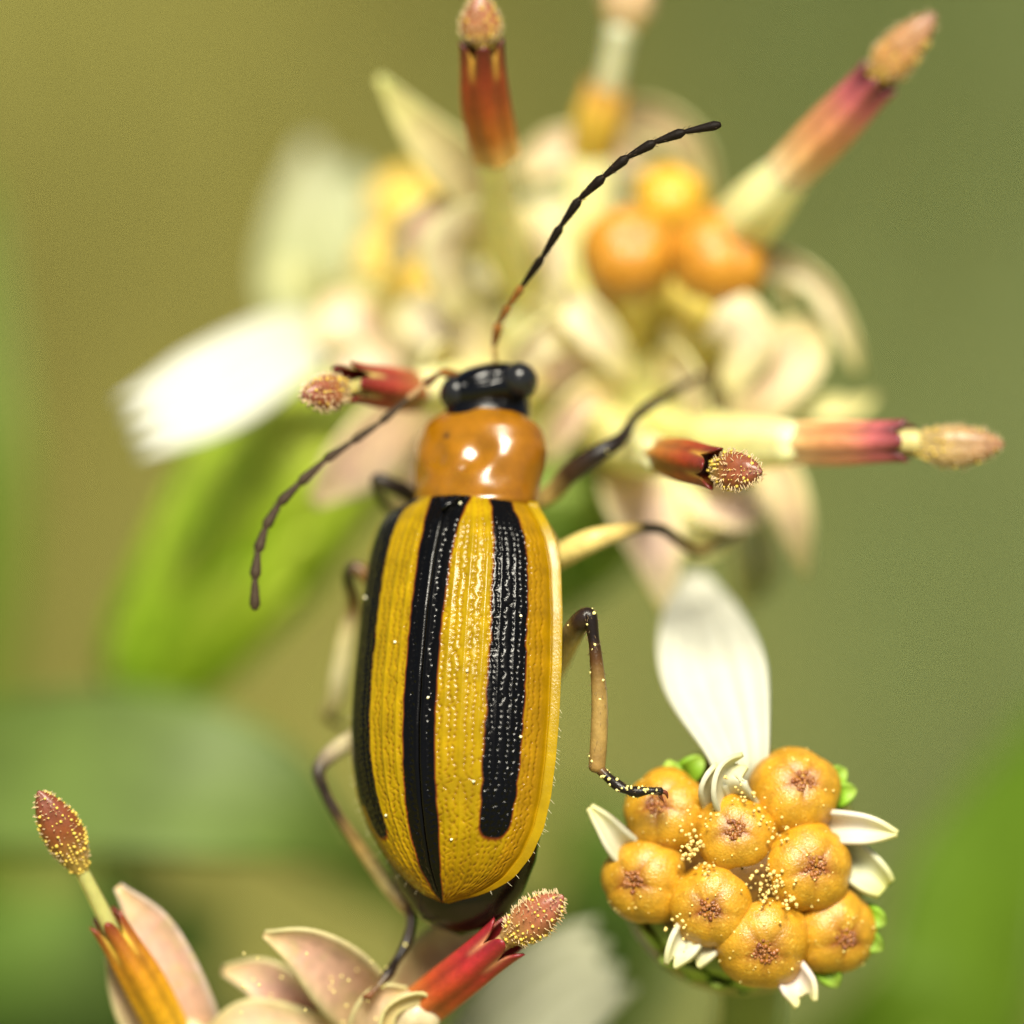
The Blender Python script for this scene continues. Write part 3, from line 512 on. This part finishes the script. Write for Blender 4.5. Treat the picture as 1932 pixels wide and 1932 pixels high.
stub([(1360, 1740, .8), (1330, 1780, .6), (1315, 1800, .52), (1305, 1822, .5)], [50, 56, 50, 26], notch=.15, teeth=1)
stub([(1470, 1810, .8), (1500, 1845, .6), (1515, 1870, .55), (1525, 1900, .5)], [50, 60, 62, 40], cols=((0.74, 0.66, 0.56), (0.78, 0.68, 0.6), (0.72, 0.70, 0.3)), notch=.4, teeth=1)
stub([(1390, 1520, .6), (1365, 1480, .3), (1370, 1450, .25), (1400, 1432, .3)], [70, 70, 60, 30], notch=.2, teeth=1)
stub([(1350, 1510, .6), (1340, 1475, .35), (1345, 1460, .32), (1352, 1452, .35)], [50, 50, 40, 20])
for (u, v, du, dv) in ((1300, 1455, 26, -26), (1270, 1470, -8, -34), (1572, 1470, 22, -18), (1580, 1500, 34, -10), (1640, 1730, 30, 10), (1630, 1770, 34, 20), (1560, 1830, 20, 30)):
    petal('bract', fd, [(u - du, v - dv, 1.1), (u, v, .8), (u + du * .6, v + dv * .6, .75), (u + du, v + dv, .8)], [40, 48, 34, 8], MAT['bract'], [(0.14, 0.28, 0.015), (0.20, 0.38, 0.02), (0.34, 0.44, 0.08)], cup=.4, th=.05)
# pollen heaps in the gaps between buds
pc = []
for (u, v, su, sv, k) in ((1300, 1600, 14, 22, 50), (1335, 1545, 20, 14, 14), (1440, 1545, 20, 18, 20), (1450, 1670, 22, 26, 90), (1330, 1640, 18, 10, 16), (1290, 1740, 14, 22, 14), (1400, 1500, 26, 16, 18), (1490, 1700, 12, 20, 16), (1480, 1580, 10, 12, 10)):
    pc += [(random.gauss(u, su), random.gauss(v, sv), random.uniform(.12, .3)) for _ in range(k)]
blobs('pollen', fd, PS(pc), px(3.8) * rng.uniform(.4, 1.3, len(pc)), MAT['pollen'], (0.74, 0.55, 0.18))

# ------------------------------------------------------------------ the beetle
ROLL, TILT, LEAN = R(27), R(10), R(4.2)
bt = empty('beetle', P(880, 1500, 1.6), 'yellow and black striped beetle with orange thorax climbing over the aster flowers', 'beetle')
D0 = 0.75; ORG = P(870.5, 1250, D0)
ex = np.array((math.cos(ROLL), 0, math.sin(ROLL))); ey = np.array((0, 1.0, 0)); ez = np.array((-math.sin(ROLL), 0, math.cos(ROLL)))
RX = np.array(((1, 0, 0), (0, math.cos(TILT), math.sin(TILT)), (0, -math.sin(TILT), math.cos(TILT))))
RZ = np.array(((math.cos(LEAN), math.sin(LEAN), 0), (-math.sin(LEAN), math.cos(LEAN), 0), (0, 0, 1)))
BM = RZ @ RX @ np.stack([ex, ey, ez], 1); CAMB = np.stack([RIGHT, UP, BACK], 1)
def BD(p): return ORG + (np.asarray(p, float) * S) @ BM.T @ CAMB.T       # body frame (x right, y head, z back) -> world
YT = [(303, 132, 130), (285, 146, 175), (265, 162, 190), (225, 184, 202), (181, 197, 207), (90, 209, 212), (-10, 216, 215), (-111, 219, 216), (-191, 217, 209), (-261, 211, 193), (-322, 198, 165), (-372, 174, 130), (-412, 139, 92), (-440, 92, 58), (-455, 48, 30), (-462, 3, 3)]
HT = [(303, 96), (250, 126), (180, 146), (80, 158), (-50, 162), (-150, 157), (-220, 145), (-290, 124), (-350, 98), (-400, 70), (-440, 34), (-462, 6)]
def smooth_interp(x, tab, c):
    xs = np.array([a[0] for a in tab][::-1], float); ys = np.array([a[c] for a in tab][::-1], float)
    f = np.interp(x, xs, ys); k = 6
    return (f + np.interp(x + k, xs, ys) + np.interp(x - k, xs, ys)) / 3
BLK, BRN, YLW, ORG2 = np.array((0.002, 0.0018, 0.0015)), np.array((0.14, 0.03, 0.004)), np.array((0.29, 0.185, 0.0015)), np.array((0.25, 0.118, 0.0015))
def elytron(side):
    ny, na = 460, 150
    y = np.linspace(303, -462, ny); a = np.radians(np.linspace(0.25, 90, na))
    W = smooth_interp(y, YT, 1 if side > 0 else 2); H = smooth_interp(y, HT, 1)
    Y, A = np.meshgrid(y, a, indexing='ij'); Wg = W[:, None]; Hg = H[:, None]; deg = np.degrees(A)
    X = Wg * np.sin(A); Z = Hg * np.cos(A)
    nx = Hg * np.sin(A); nz = Wg * np.cos(A); nn = np.hypot(nx, nz); nx, nz = nx / nn, nz / nn
    # flattened side rim
    A8 = R(79); k = np.clip((deg - 79) / 11, 0, 1); Wi = Wg - (13 if side > 0 else 5)
    Xi, Zi = Wi * np.sin(np.minimum(A, A8)), Hg * np.cos(np.minimum(A, A8))
    fl = np.minimum(1, Wg / 120) * (24 if side > 0 else 5); X = Xi + fl * k; Z = Zi - fl * (.50 * k + .30 * np.exp(-((k - .10) / .10) ** 2) * (k > 0) - .05 * k ** 4)
    nx = np.where(k > 0, .4, nx); nz = np.where(k > 0, .9, nz)
    rowlen = Wg * .0174
    disp = np.zeros_like(X); pit = np.zeros_like(X); stria = np.zeros_like(X)
    rows = [5.5, 11.6, 16.6, 20.4, 26.4, 30.6, 36.2, 40.5, 45.6, 50.4, 54.6, 59.2, 63.6, 68.2, 73]
    fade = np.clip((303 - y) / 60, .45, 1)[:, None]
    g = np.random.default_rng(5 + (side > 0))
    for q, ph in enumerate(rows):
        off = g.uniform(0, 11); jit = np.interp(y, np.linspace(-470, 310, 90), g.normal(0, .8 , 90)) + np.where(y < -240, np.interp(y, np.linspace(-470, 310, 160), g.normal(0, 1.0, 160)), 0)
        sp = 10.6; cell = (Y + off) / sp; idx = np.floor(cell).astype(int); fy = (cell - idx - .5) * sp
        amp = g.uniform(.55, 1.15, 400)[np.clip(idx + 200, 0, 399)]
        dx = (deg - ph - jit[:, None]) * rowlen
        e = np.exp(-((dx / 2.8) ** 2 + (fy / 2.9) ** 2)) * amp
        stria = np.maximum(stria, np.exp(-(dx / 3.6) ** 2)); pit = np.maximum(pit, e); disp -= 2.1 * e * fade
        disp -= 0.7 * np.exp(-(dx / 4) ** 2) * fade
    for ph, am in ((14.1, 1.3), (23.4, 1.5), (33.4, 1.3), (43, 1.0), (52.5, 1.0), (2.2, .9)):
        disp += am * np.exp(-(((deg - ph) * rowlen) / 2.6) ** 2) * fade
    disp -= 3.5 * np.exp(-(deg * rowlen / 1.6) ** 2)          # the seam groove
    X = X + nx * disp; Z = Z + nz * disp
    C = np.ones(X.shape + (3,)) * YLW
    wob = np.interp(y, np.linspace(-470, 310, 60), g.normal(0, .35, 60))[:, None]
    mot = np.clip(((Y + 340) / -130), 0, 1)[..., None] * .8; C = C * (1 - mot) + ORG2 * mot
    ed = np.clip((deg - 57) / 6, 0, 1)[..., None] * np.clip((84 - deg) / 6, 0, 1)[..., None] * .7; C = C * (1 - ed) + ORG2 * ed
    pk = (np.clip((pit - .3) * 1.4, 0, 1) * np.interp(y, [-460, -180, 60], [1.0, .95, .4])[:, None])[..., None]; C = C * (1 - pk) + np.array((0.12, 0.045, 0.004)) * pk
    sk = (stria * np.interp(y, [-460, -150, 303], [.30, .36, .30])[:, None])[..., None]; C = C * (1 - sk) + np.array((0.22, 0.10, 0.003)) * sk
    blot = np.interp(y, np.linspace(-470, 310, 50), g.uniform(.9, 1.08, 50))[:, None] * (1 + .05 * np.sin(deg * .35 + Y * .02)); C = C * blot[..., None]
    # stripe along the seam
    half = np.interp(y, [-462, -440, -400, -330, -150, 60, 230, 303], [4, 14, 25, 35, 36, 36, 38, 46])[:, None]
    s1 = half - Wg * np.sin(A) + wob * 2
    # shoulder stripe with rounded hind end
    yy = np.clip(-(Y + 285) / 66, 0, 2); s2 = (11.9 + wob * 1.2 + (7.5 if side < 0 else 0) - np.abs(deg - (49.2 if side > 0 else 54.5) + np.clip((Y + 120) / -230, 0, 1) * 1.5)) * rowlen
    q2 = 1 - (np.abs((deg - 47.2) / 12.6) ** 3.2 + yy ** 3.2) ** (1 / 3.2); s2 = np.where(yy > 0, np.minimum(s2, q2 * 40), s2)
    s = np.maximum(s1, s2)
    kb = np.clip(s / 3.2 + .9, 0, 1)[..., None]; kk = np.clip(s / 3.0, 0, 1)[..., None]
    C = C * (1 - kb) + BRN * kb; C = C * (1 - kk) + BLK * kk
    rows_ = [np.stack([side * X, Y, Z], -1)]; cols_ = [C]
    # roll the rim under and close the shell
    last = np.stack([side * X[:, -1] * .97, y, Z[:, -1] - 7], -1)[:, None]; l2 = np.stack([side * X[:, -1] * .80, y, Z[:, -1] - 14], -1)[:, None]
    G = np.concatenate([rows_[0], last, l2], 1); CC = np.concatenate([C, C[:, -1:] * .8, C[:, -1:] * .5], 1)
    # rounded front edge tucked under the thorax
    fr = []
    for f, dy, dz in ((.97, 6, -8), (.90, 9, -26), (.80, 8, -50)):
        r_ = G[0].copy(); r_[:, 0] *= f; r_[:, 1] += dy; r_[:, 2] += dz; fr.insert(0, r_)
    G = np.concatenate([np.array(fr), G], 0); CC = np.concatenate([np.repeat(CC[:1], 3, 0), CC], 0)
    F = grid_faces(G.shape[0], G.shape[1]); F = F if side < 0 else F[:, ::-1]
    o = mesh_obj('elytron', BD(G.reshape(-1, 3)), F, MAT['cuticle'], bt, CC.reshape(-1, 3))
    return o, G
el_l, GL = elytron(-1); el_r, GR = elytron(1)
# soft body under the wing cases, its dark tip showing behind them
ys = np.linspace(325, -512, 60); hw = np.interp(ys, [-512, -508, -495, -470, -430, -370, -250, 250, 325], [4, 34, 66, 98, 128, 156, 178, 170, 90]); hh = np.interp(ys, [-512, -508, -495, -470, -420, -250, 325], [3, 22, 40, 56, 68, 84, 70])
zc = np.interp(ys, [-512, -450, -300, 325], [-84, -72, -44, -30]); th = np.linspace(0, 2 * math.pi, 36, endpoint=False)
Vb = np.stack([np.cos(th)[None] * hw[:, None], ys[:, None] + 0 * th[None], zc[:, None] + np.sin(th)[None] * hh[:, None]], -1)
ring = 1 - .03 * (np.abs(np.sin(ys / 16)) < .2); Vb[..., 0] *= ring[:, None]
cb = lerpcol([(0.30, 0.20, 0.06), (0.03, 0.016, 0.008), (0.008, 0.004, 0.003)], np.interp(ys[::-1], [-512, -360, 325], [1, .9, 0])[::-1])
mesh_obj('abdomen', BD(Vb.reshape(-1, 3)), grid_faces(60, 36, True), MAT['black'], bt, np.repeat(cb, 36, 0))
# thorax shield
PX = 3
def shield():
    n, m = 70, 90; t = np.linspace(0, 1, n); y0 = 300 + t * 176
    W = np.interp(t, [0, .06, .2, .45, .65, .85, .95, 1], [119, 123, 123, 131, 134, 122, 106, 82]); k = np.ones(7) / 7; W = np.convolve(np.pad(W, 3, 'edge'), k, 'valid')
    H = np.interp(t, [0, .15, .5, .85, 1], [92, 100, 98, 80, 58]); H = np.convolve(np.pad(H, 3, 'edge'), k, 'valid')
    a = np.radians(np.linspace(-104, 104, m)); X = W[:, None] * np.sign(np.sin(a)) * np.abs(np.sin(a)) ** .92; Z = H[:, None] * np.cos(a) - 4; Y = y0[:, None] + 10 * np.cos(a)[None] * (t[:, None] - .3) - 8 * (1 - t[:, None]) * np.cos(a * 2)[None] * .6
    for (px_, py_, dp, rr_) in ((-46, 384, 12, 26), (40, 388, 14, 28), (0, 334, 6, 22), (4, 425, 4, 26), (-84, 350, 6, 20), (88, 350, 6, 20), (18, 362, 5, 12)): Z = Z - dp * np.exp(-(((X - px_) / rr_) ** 2 + ((Y - py_) / rr_) ** 2))
    Z = Z + 3.5 * np.exp(-((t - .03) / .03) ** 2)[:, None] * (np.cos(a) > 0)
    G = np.stack([X + PX + 6 * t[:, None], Y, Z], -1)
    fr = G[-1:].copy(); fr[..., 0] = (fr[..., 0] - PX) * .8 + PX; fr[..., 2] = fr[..., 2] * .75 - 6; fr[..., 1] -= 4
    f2 = fr.copy(); f2[..., 0] = (f2[..., 0] - PX) * .6 + PX; f2[..., 2] *= .5; f2[..., 1] -= 6
    bk = G[:1].copy(); bk[..., 2] -= 10; bk[..., 1] -= 2
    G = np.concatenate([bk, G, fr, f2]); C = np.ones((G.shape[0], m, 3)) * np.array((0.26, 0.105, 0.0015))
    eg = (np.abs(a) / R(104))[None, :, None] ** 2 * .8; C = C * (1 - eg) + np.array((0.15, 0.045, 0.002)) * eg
    sp = np.exp(-(((G[..., 0] + 26) / 6) ** 2 + ((G[..., 1] - 424) / 6) ** 2))[..., None]; C = C * (1 - sp) + .01 * sp
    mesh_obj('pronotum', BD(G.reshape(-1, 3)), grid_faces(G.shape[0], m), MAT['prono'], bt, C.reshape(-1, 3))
shield()
tri = BD(np.array([(-26, 306, 92), (26, 306, 92), (0, 268, 124), (-20, 304, 100), (20, 304, 100), (0, 276, 130)])); mesh_obj('scutellum', tri, [(0, 2, 1), (3, 4, 5), (0, 1, 4, 3), (1, 2, 5, 4), (2, 0, 3, 5)], MAT['black'], bt, BLK)
# head: rounded vertex, cheeks and snout, turned a little
HC = P(921, 733, 1.15); hr_ = RIGHT * math.cos(R(11)) + UP * math.sin(R(11)); hu = UP * math.cos(R(11)) - RIGHT * math.sin(R(11)); hb = nrm(BACK + UP * .15)
n, m = 40, 56; ps = np.linspace(0.01, math.pi - .01, n); th = np.linspace(0, 2 * math.pi, m, endpoint=False); PSg, TH = np.meshgrid(ps, th, indexing='ij')
hx = np.sign(np.cos(TH)) * np.abs(np.cos(TH)) ** .85 * np.sin(PSg) * 80; hy = np.sign(np.sin(TH)) * np.abs(np.sin(TH)) ** .9 * np.sin(PSg) * 47; hz = np.cos(PSg) * 54
hx = hx * (1 + .10 * np.clip(-hy / 48, 0, 1)); hz = hz - 4 * np.exp(-((hx / 16) ** 2 + ((hy - 16) / 12) ** 2)) * (hz > 0) - 5 * np.exp(-((hy - 10) / 5) ** 2) * (hz > 0) * (np.abs(hx) < 45)
mesh_obj('head', (HC + (hr_ * hx[..., None] + hu * hy[..., None] + hb * hz[..., None]) * S).reshape(-1, 3), grid_faces(n, m, True), MAT['black'], bt, BLK)
neck = tube_part('neck', bt, [(925, 750, 1.25), (920, 790, 1.1), (912, 830, 1.1)], [76, 80, 76], MAT['black'], BLK, segs=24, flat=.6)
def ellipsoid(name, c, axes, mat, col, parent, n=20, m=28, label=None):
    ps = np.linspace(0.01, math.pi - .01, n); th = np.linspace(0, 2 * math.pi, m, endpoint=False); A, B_ = np.meshgrid(ps, th, indexing='ij')
    V = c + (axes[0] * (np.sin(A) * np.cos(B_))[..., None] + axes[1] * (np.sin(A) * np.sin(B_))[..., None] + axes[2] * np.cos(A)[..., None])
    return mesh_obj(name, V.reshape(-1, 3), grid_faces(n, m, True), mat, parent, np.asarray(col), label=label)
ellipsoid('eye', P(980, 719, 1.03), (hr_ * px(35), hu * px(36), hb * px(38)), MAT['black'], (0.012, 0.012, 0.012), bt)
ellipsoid('eye', P(861, 744, 1.14), (hr_ * px(32), hu * px(36), hb * px(38)), MAT['black'], (0.012, 0.012, 0.012), bt)
ellipsoid('mouthparts', P(912, 715, 1.75), (hr_ * px(40), hu * px(26), hb * px(36)), MAT['black'], (0.03, 0.012, 0.006), bt)

# antennae: eleven club-shaped segments each
def antenna(joints, rad, cols):
    root = None
    for k in range(len(joints) - 1):
        p, q = np.array(joints[k], float), np.array(joints[k + 1], float); r_ = rad[k]; n = 9; t = np.linspace(0.02, .98, n)
        prof = np.interp(t, [0, .1, .5, .85, 1], [.42, .55, .8, 1.0, .62]) * r_
        path = PS([p + (q - p) * f for f in t]); V, F, C = tube_mesh(path, prof * S * (1 + p[2] / DIST), 12, col=np.asarray(cols[k]) * np.ones((n, 1)))
        o = mesh_obj('antenna' if root is None else 'antenna_segment', V, F, MAT['antenna'], bt if root is None else root, C)
        if root is None: root = o
        g = 26; i = rng.integers(1, n, g); nn_ = nrm(rng.standard_normal((g, 3)))
        if k > 3: spikes('hairs', root, path[i - 1] + nn_ * r_ * S * .7, nn_ * .6 + nrm(path[-1] - path[0]), px(7), px(.5), MAT['antenna'], (0.12, 0.08, 0.05))
DK = (0.009, 0.006, 0.004); BR = (0.22, 0.09, 0.02); PL = (0.55, 0.36, 0.12)
antenna([(936, 700, 1.35), (932, 652, 1.15), (941, 612, 1.0), (960, 578, .85), (985, 540, .7), (1023, 486, .5), (1058, 427, .35), (1093, 376, .25), (1138, 334, .15), (1183, 297, .1), (1234, 269, .05), (1290, 249, 0), (1358, 235, -.05)][:13],
        [5.5, 10, 8, 8, 8.5, 9, 9.5, 10, 10, 10, 10, 9.5], [PL, BR, BR, BR, DK, DK, DK, DK, DK, DK, DK, DK])
DK2 = (0.045, 0.03, 0.018)
antenna([(872, 706, 1.3), (832, 703, 1.1), (803, 724, 1.05), (770, 752, 1.0), (718, 797, .95), (665, 833, .9), (612, 868, .85), (565, 912, .8), (527, 950, .75), (501, 995, .7), (487, 1040, .65), (481, 1090, .6), (481, 1148, .6)],
        [9, 9, 7.5, 8, 8.5, 9, 10, 10, 10.5, 11, 11, 10.5], [BR, (0.1, .05, .02), (0.3, .18, .08), DK2, DK2, DK2, DK2, DK2, DK2, DK2, DK2, DK2])

# legs: one continuous tapering skin from hip to claw, plus a pair of claws
def leg(pts, radii, cols, claw=None, hairs=60, pol=0, polrange=(.3, 1), onto=None):
    sp = np.asarray(pts, float); n = 9 * len(pts); path = cr(PS(pts), n); r_ = np.maximum(cr(np.array(radii, float), n)[:, 0], 2.5) * S
    ct = np.linspace(0, 1, len(cols)); V, F, C = tube_mesh(path, r_, 16, col=lerpcol(cols, np.linspace(0, 1, n)))
    o = mesh_obj('foot' if onto else 'leg', V, F, MAT['leg'], onto or bt, C)
    if onto: o = onto
    if hairs:
        i = rng.integers(int(n * .35), n - 1, hairs); d = nrm(rng.standard_normal((hairs, 3))); T = nrm(np.gradient(path, axis=0))
        d = nrm(d - T[i] * (d * T[i]).sum(1, keepdims=True)); spikes('hairs', o, path[i] + d * r_[i][:, None] * .9, d * .7 + T[i] * .7, px(9) * rng.uniform(.6, 1.2, hairs), px(.55), MAT['leg'], (0.20, 0.13, 0.06))
    if pol:
        i = rng.integers(int(n * polrange[0]), int(n * polrange[1]) - 1, pol); d = nrm(rng.standard_normal((pol, 3)) + BACK * .8)
        blobs('pollen', o, path[i] + d * r_[i][:, None], px(3.0) * rng.uniform(.6, 1.3, pol), MAT['pollen'], (0.84, 0.70, 0.24))
    if claw:
        for sgn in (-1, 1):
            u, v, d, cu, cv, cd = claw; tube_part('claw', o, [(u, v, d), (u + cu * .6 + sgn * cv * .3, v + cv * .4 - sgn * cu * .3, d + cd * .4), (u + cu + sgn * cv * .25, v + cv - sgn * cu * .25, d + cd)], [4.5, 4, 1.2], MAT['leg'], (0.12, 0.03, 0.012), segs=8)
    return o
PAL, AMB, DKL, BRL = (0.58, 0.45, 0.14), (0.28, 0.18, 0.05), (0.010, 0.006, 0.004), (0.15, 0.07, 0.018)
leg([(980, 960, 1.6), (1040, 930, 1.5), (1075, 893, 1.3), (1130, 855, 1.2), (1172, 828, 1.3), (1196, 790, 1.6), (1225, 766, 1.8), (1262, 745, 2.1), (1295, 725, 2.4), (1330, 706, 2.7)], [16, 18, 20, 18, 13, 9, 11, 10, 9, 6],
    [PAL, (0.5, .33, .1), (0.04, .02, .008), DKL, DKL, DKL, (0.05, .035, .02), DKL, (0.06, .04, .02), (0.1, .06, .03)], claw=(1328, 708, 2.7, 12, -4, .1), pol=6)
leg([(1020, 1070, 1.5), (1065, 1045, 1.2), (1115, 1020, 1.1), (1168, 1004, 1.15), (1212, 996, 1.3), (1252, 1000, 1.5), (1285, 1025, 1.8), (1316, 1042, 2.0), (1350, 1028, 2.2), (1388, 1008, 2.4)], [20, 24, 23, 16, 11, 10, 10, 9, 9, 6],
    [PAL, PAL, PAL, (0.45, .32, .1), DKL, DKL, BRL, AMB, DKL, DKL], claw=(1386, 1010, 2.4, 12, -6, .1), pol=4)
hind_r = leg([(1010, 1330, 1.6), (1050, 1255, 1.0), (1075, 1205, .5), (1096, 1173, .12), (1112, 1163, .05), (1120, 1205, .05), (1125, 1245, .05), (1131, 1320, .08), (1130, 1390, .1), (1126, 1448, .12)], [18, 22, 22, 20, 15, 11, 12.5, 15.5, 16.5, 16],
    [PAL, (0.55, .42, .14), (0.5, .36, .11), (0.03, .016, .01), DKL, DKL, (0.07, .03, .008), AMB, AMB, (0.24, .14, .04)], hairs=120, pol=26)
leg([(1127, 1446, .12), (1145, 1465, .08), (1166, 1482, .03), (1184, 1491, 0), (1200, 1494, -.02), (1225, 1492, -.05), (1246, 1493, -.02)], [11, 9, 11, 8, 11, 7, 8],
    [(0.2, .1, .03), DKL, DKL, DKL, DKL, DKL, DKL], claw=(1244, 1493, -.02, 12, 16, .02), hairs=50, pol=34, polrange=(.1, 1), onto=hind_r)
leg([(800, 965, 1.9), (768, 930, 1.7), (738, 915, 1.6), (712, 905, 1.6), (716, 935, 1.9), (745, 975, 2.4)], [16, 16, 15, 13, 10, 8], [BRL, DKL, DKL, (0.05, .04, .03), DKL, DKL])
leg([(720, 1110, 1.7), (690, 1085, 1.6), (668, 1070, 1.6), (657, 1092, 1.7), (668, 1140, 2.0), (655, 1200, 2.2), (642, 1270, 2.4), (632, 1325, 2.6), (616, 1350, 2.8), (650, 1372, 3.0)], [16, 16, 13, 11, 13, 17, 18, 15, 9, 7],
    [PAL, BRL, (0.07, .05, .03), DKL, BRL, (0.62, .54, .26), (0.6, .54, .3), (0.5, .42, .2), (0.16, .1, .04), (0.12, .08, .04)])
hind_l = leg([(720, 1380, 1.7), (680, 1390, 1.5), (645, 1408, 1.35), (615, 1432, 1.2), (601, 1456, 1.1), (612, 1492, 1.1), (634, 1534, 1.1), (680, 1600, 1.15), (730, 1668, 1.15), (766, 1710, 1.1)], [18, 19, 18, 16, 13, 10.5, 11, 13, 15, 15],
    [PAL, (0.5, .4, .2), (0.42, .36, .2), (0.2, .16, .1), (0.04, .03, .02), DKL, (0.03, .018, .01), AMB, (0.46, .36, .13), (0.3, .18, .06)], hairs=70, pol=6)
leg([(768, 1706, 1.1), (776, 1738, 1.05), (766, 1780, .95), (748, 1812, .85), (732, 1838, .75), (714, 1860, .68), (695, 1880, .62)], [13, 10, 11, 8, 11, 7, 7], [BRL, (0.04, .025, .015), DKL, DKL, DKL, (0.12, .07, .03), (0.16, .06, .02)], claw=(697, 1878, .62, -9, 12, .02), hairs=40, pol=6, onto=hind_l)
# specks of pollen and fine hairs on the wing cases
spots = [(GR, .45, .28, 1), (GL, .38, .20, 1), (GR, .72, .35, 1), (GR, .30, .62, 1), (GR, .86, .20, 1), (GR, .02, .12, 1), (GR, .60, .66, 1), (GL, .80, .35, 1), (GL, .25, .62, 1), (GR, .52, .05, 1)]
blobs('pollen', bt, [BD(G_[int(f * 460) + 3, int(a_ * 150)]) + BACK * .012 for G_, f, a_, _ in spots], px(3.2), MAT['pollen'], (0.85, 0.78, 0.5))
hb_, hd_ = [], []
for G_, sd in ((GR, 1), (GL, -1)):
    for f in np.sort(np.random.default_rng(2).uniform(.5, .99, 26)): hb_.append(BD(G_[int(f * 460), -3])); hd_.append(BM.T @ np.array((0, 0, 0)) + (CAMB @ (BM @ np.array((sd * .8, -.6, .1)))))
spikes('hairs', bt, hb_, np.array(hd_) + .25 * rng.standard_normal((len(hd_), 3)), px(12) * rng.uniform(.4, 1.2, len(hb_)), px(.5), MAT['pollen'], (0.7, 0.6, 0.35))
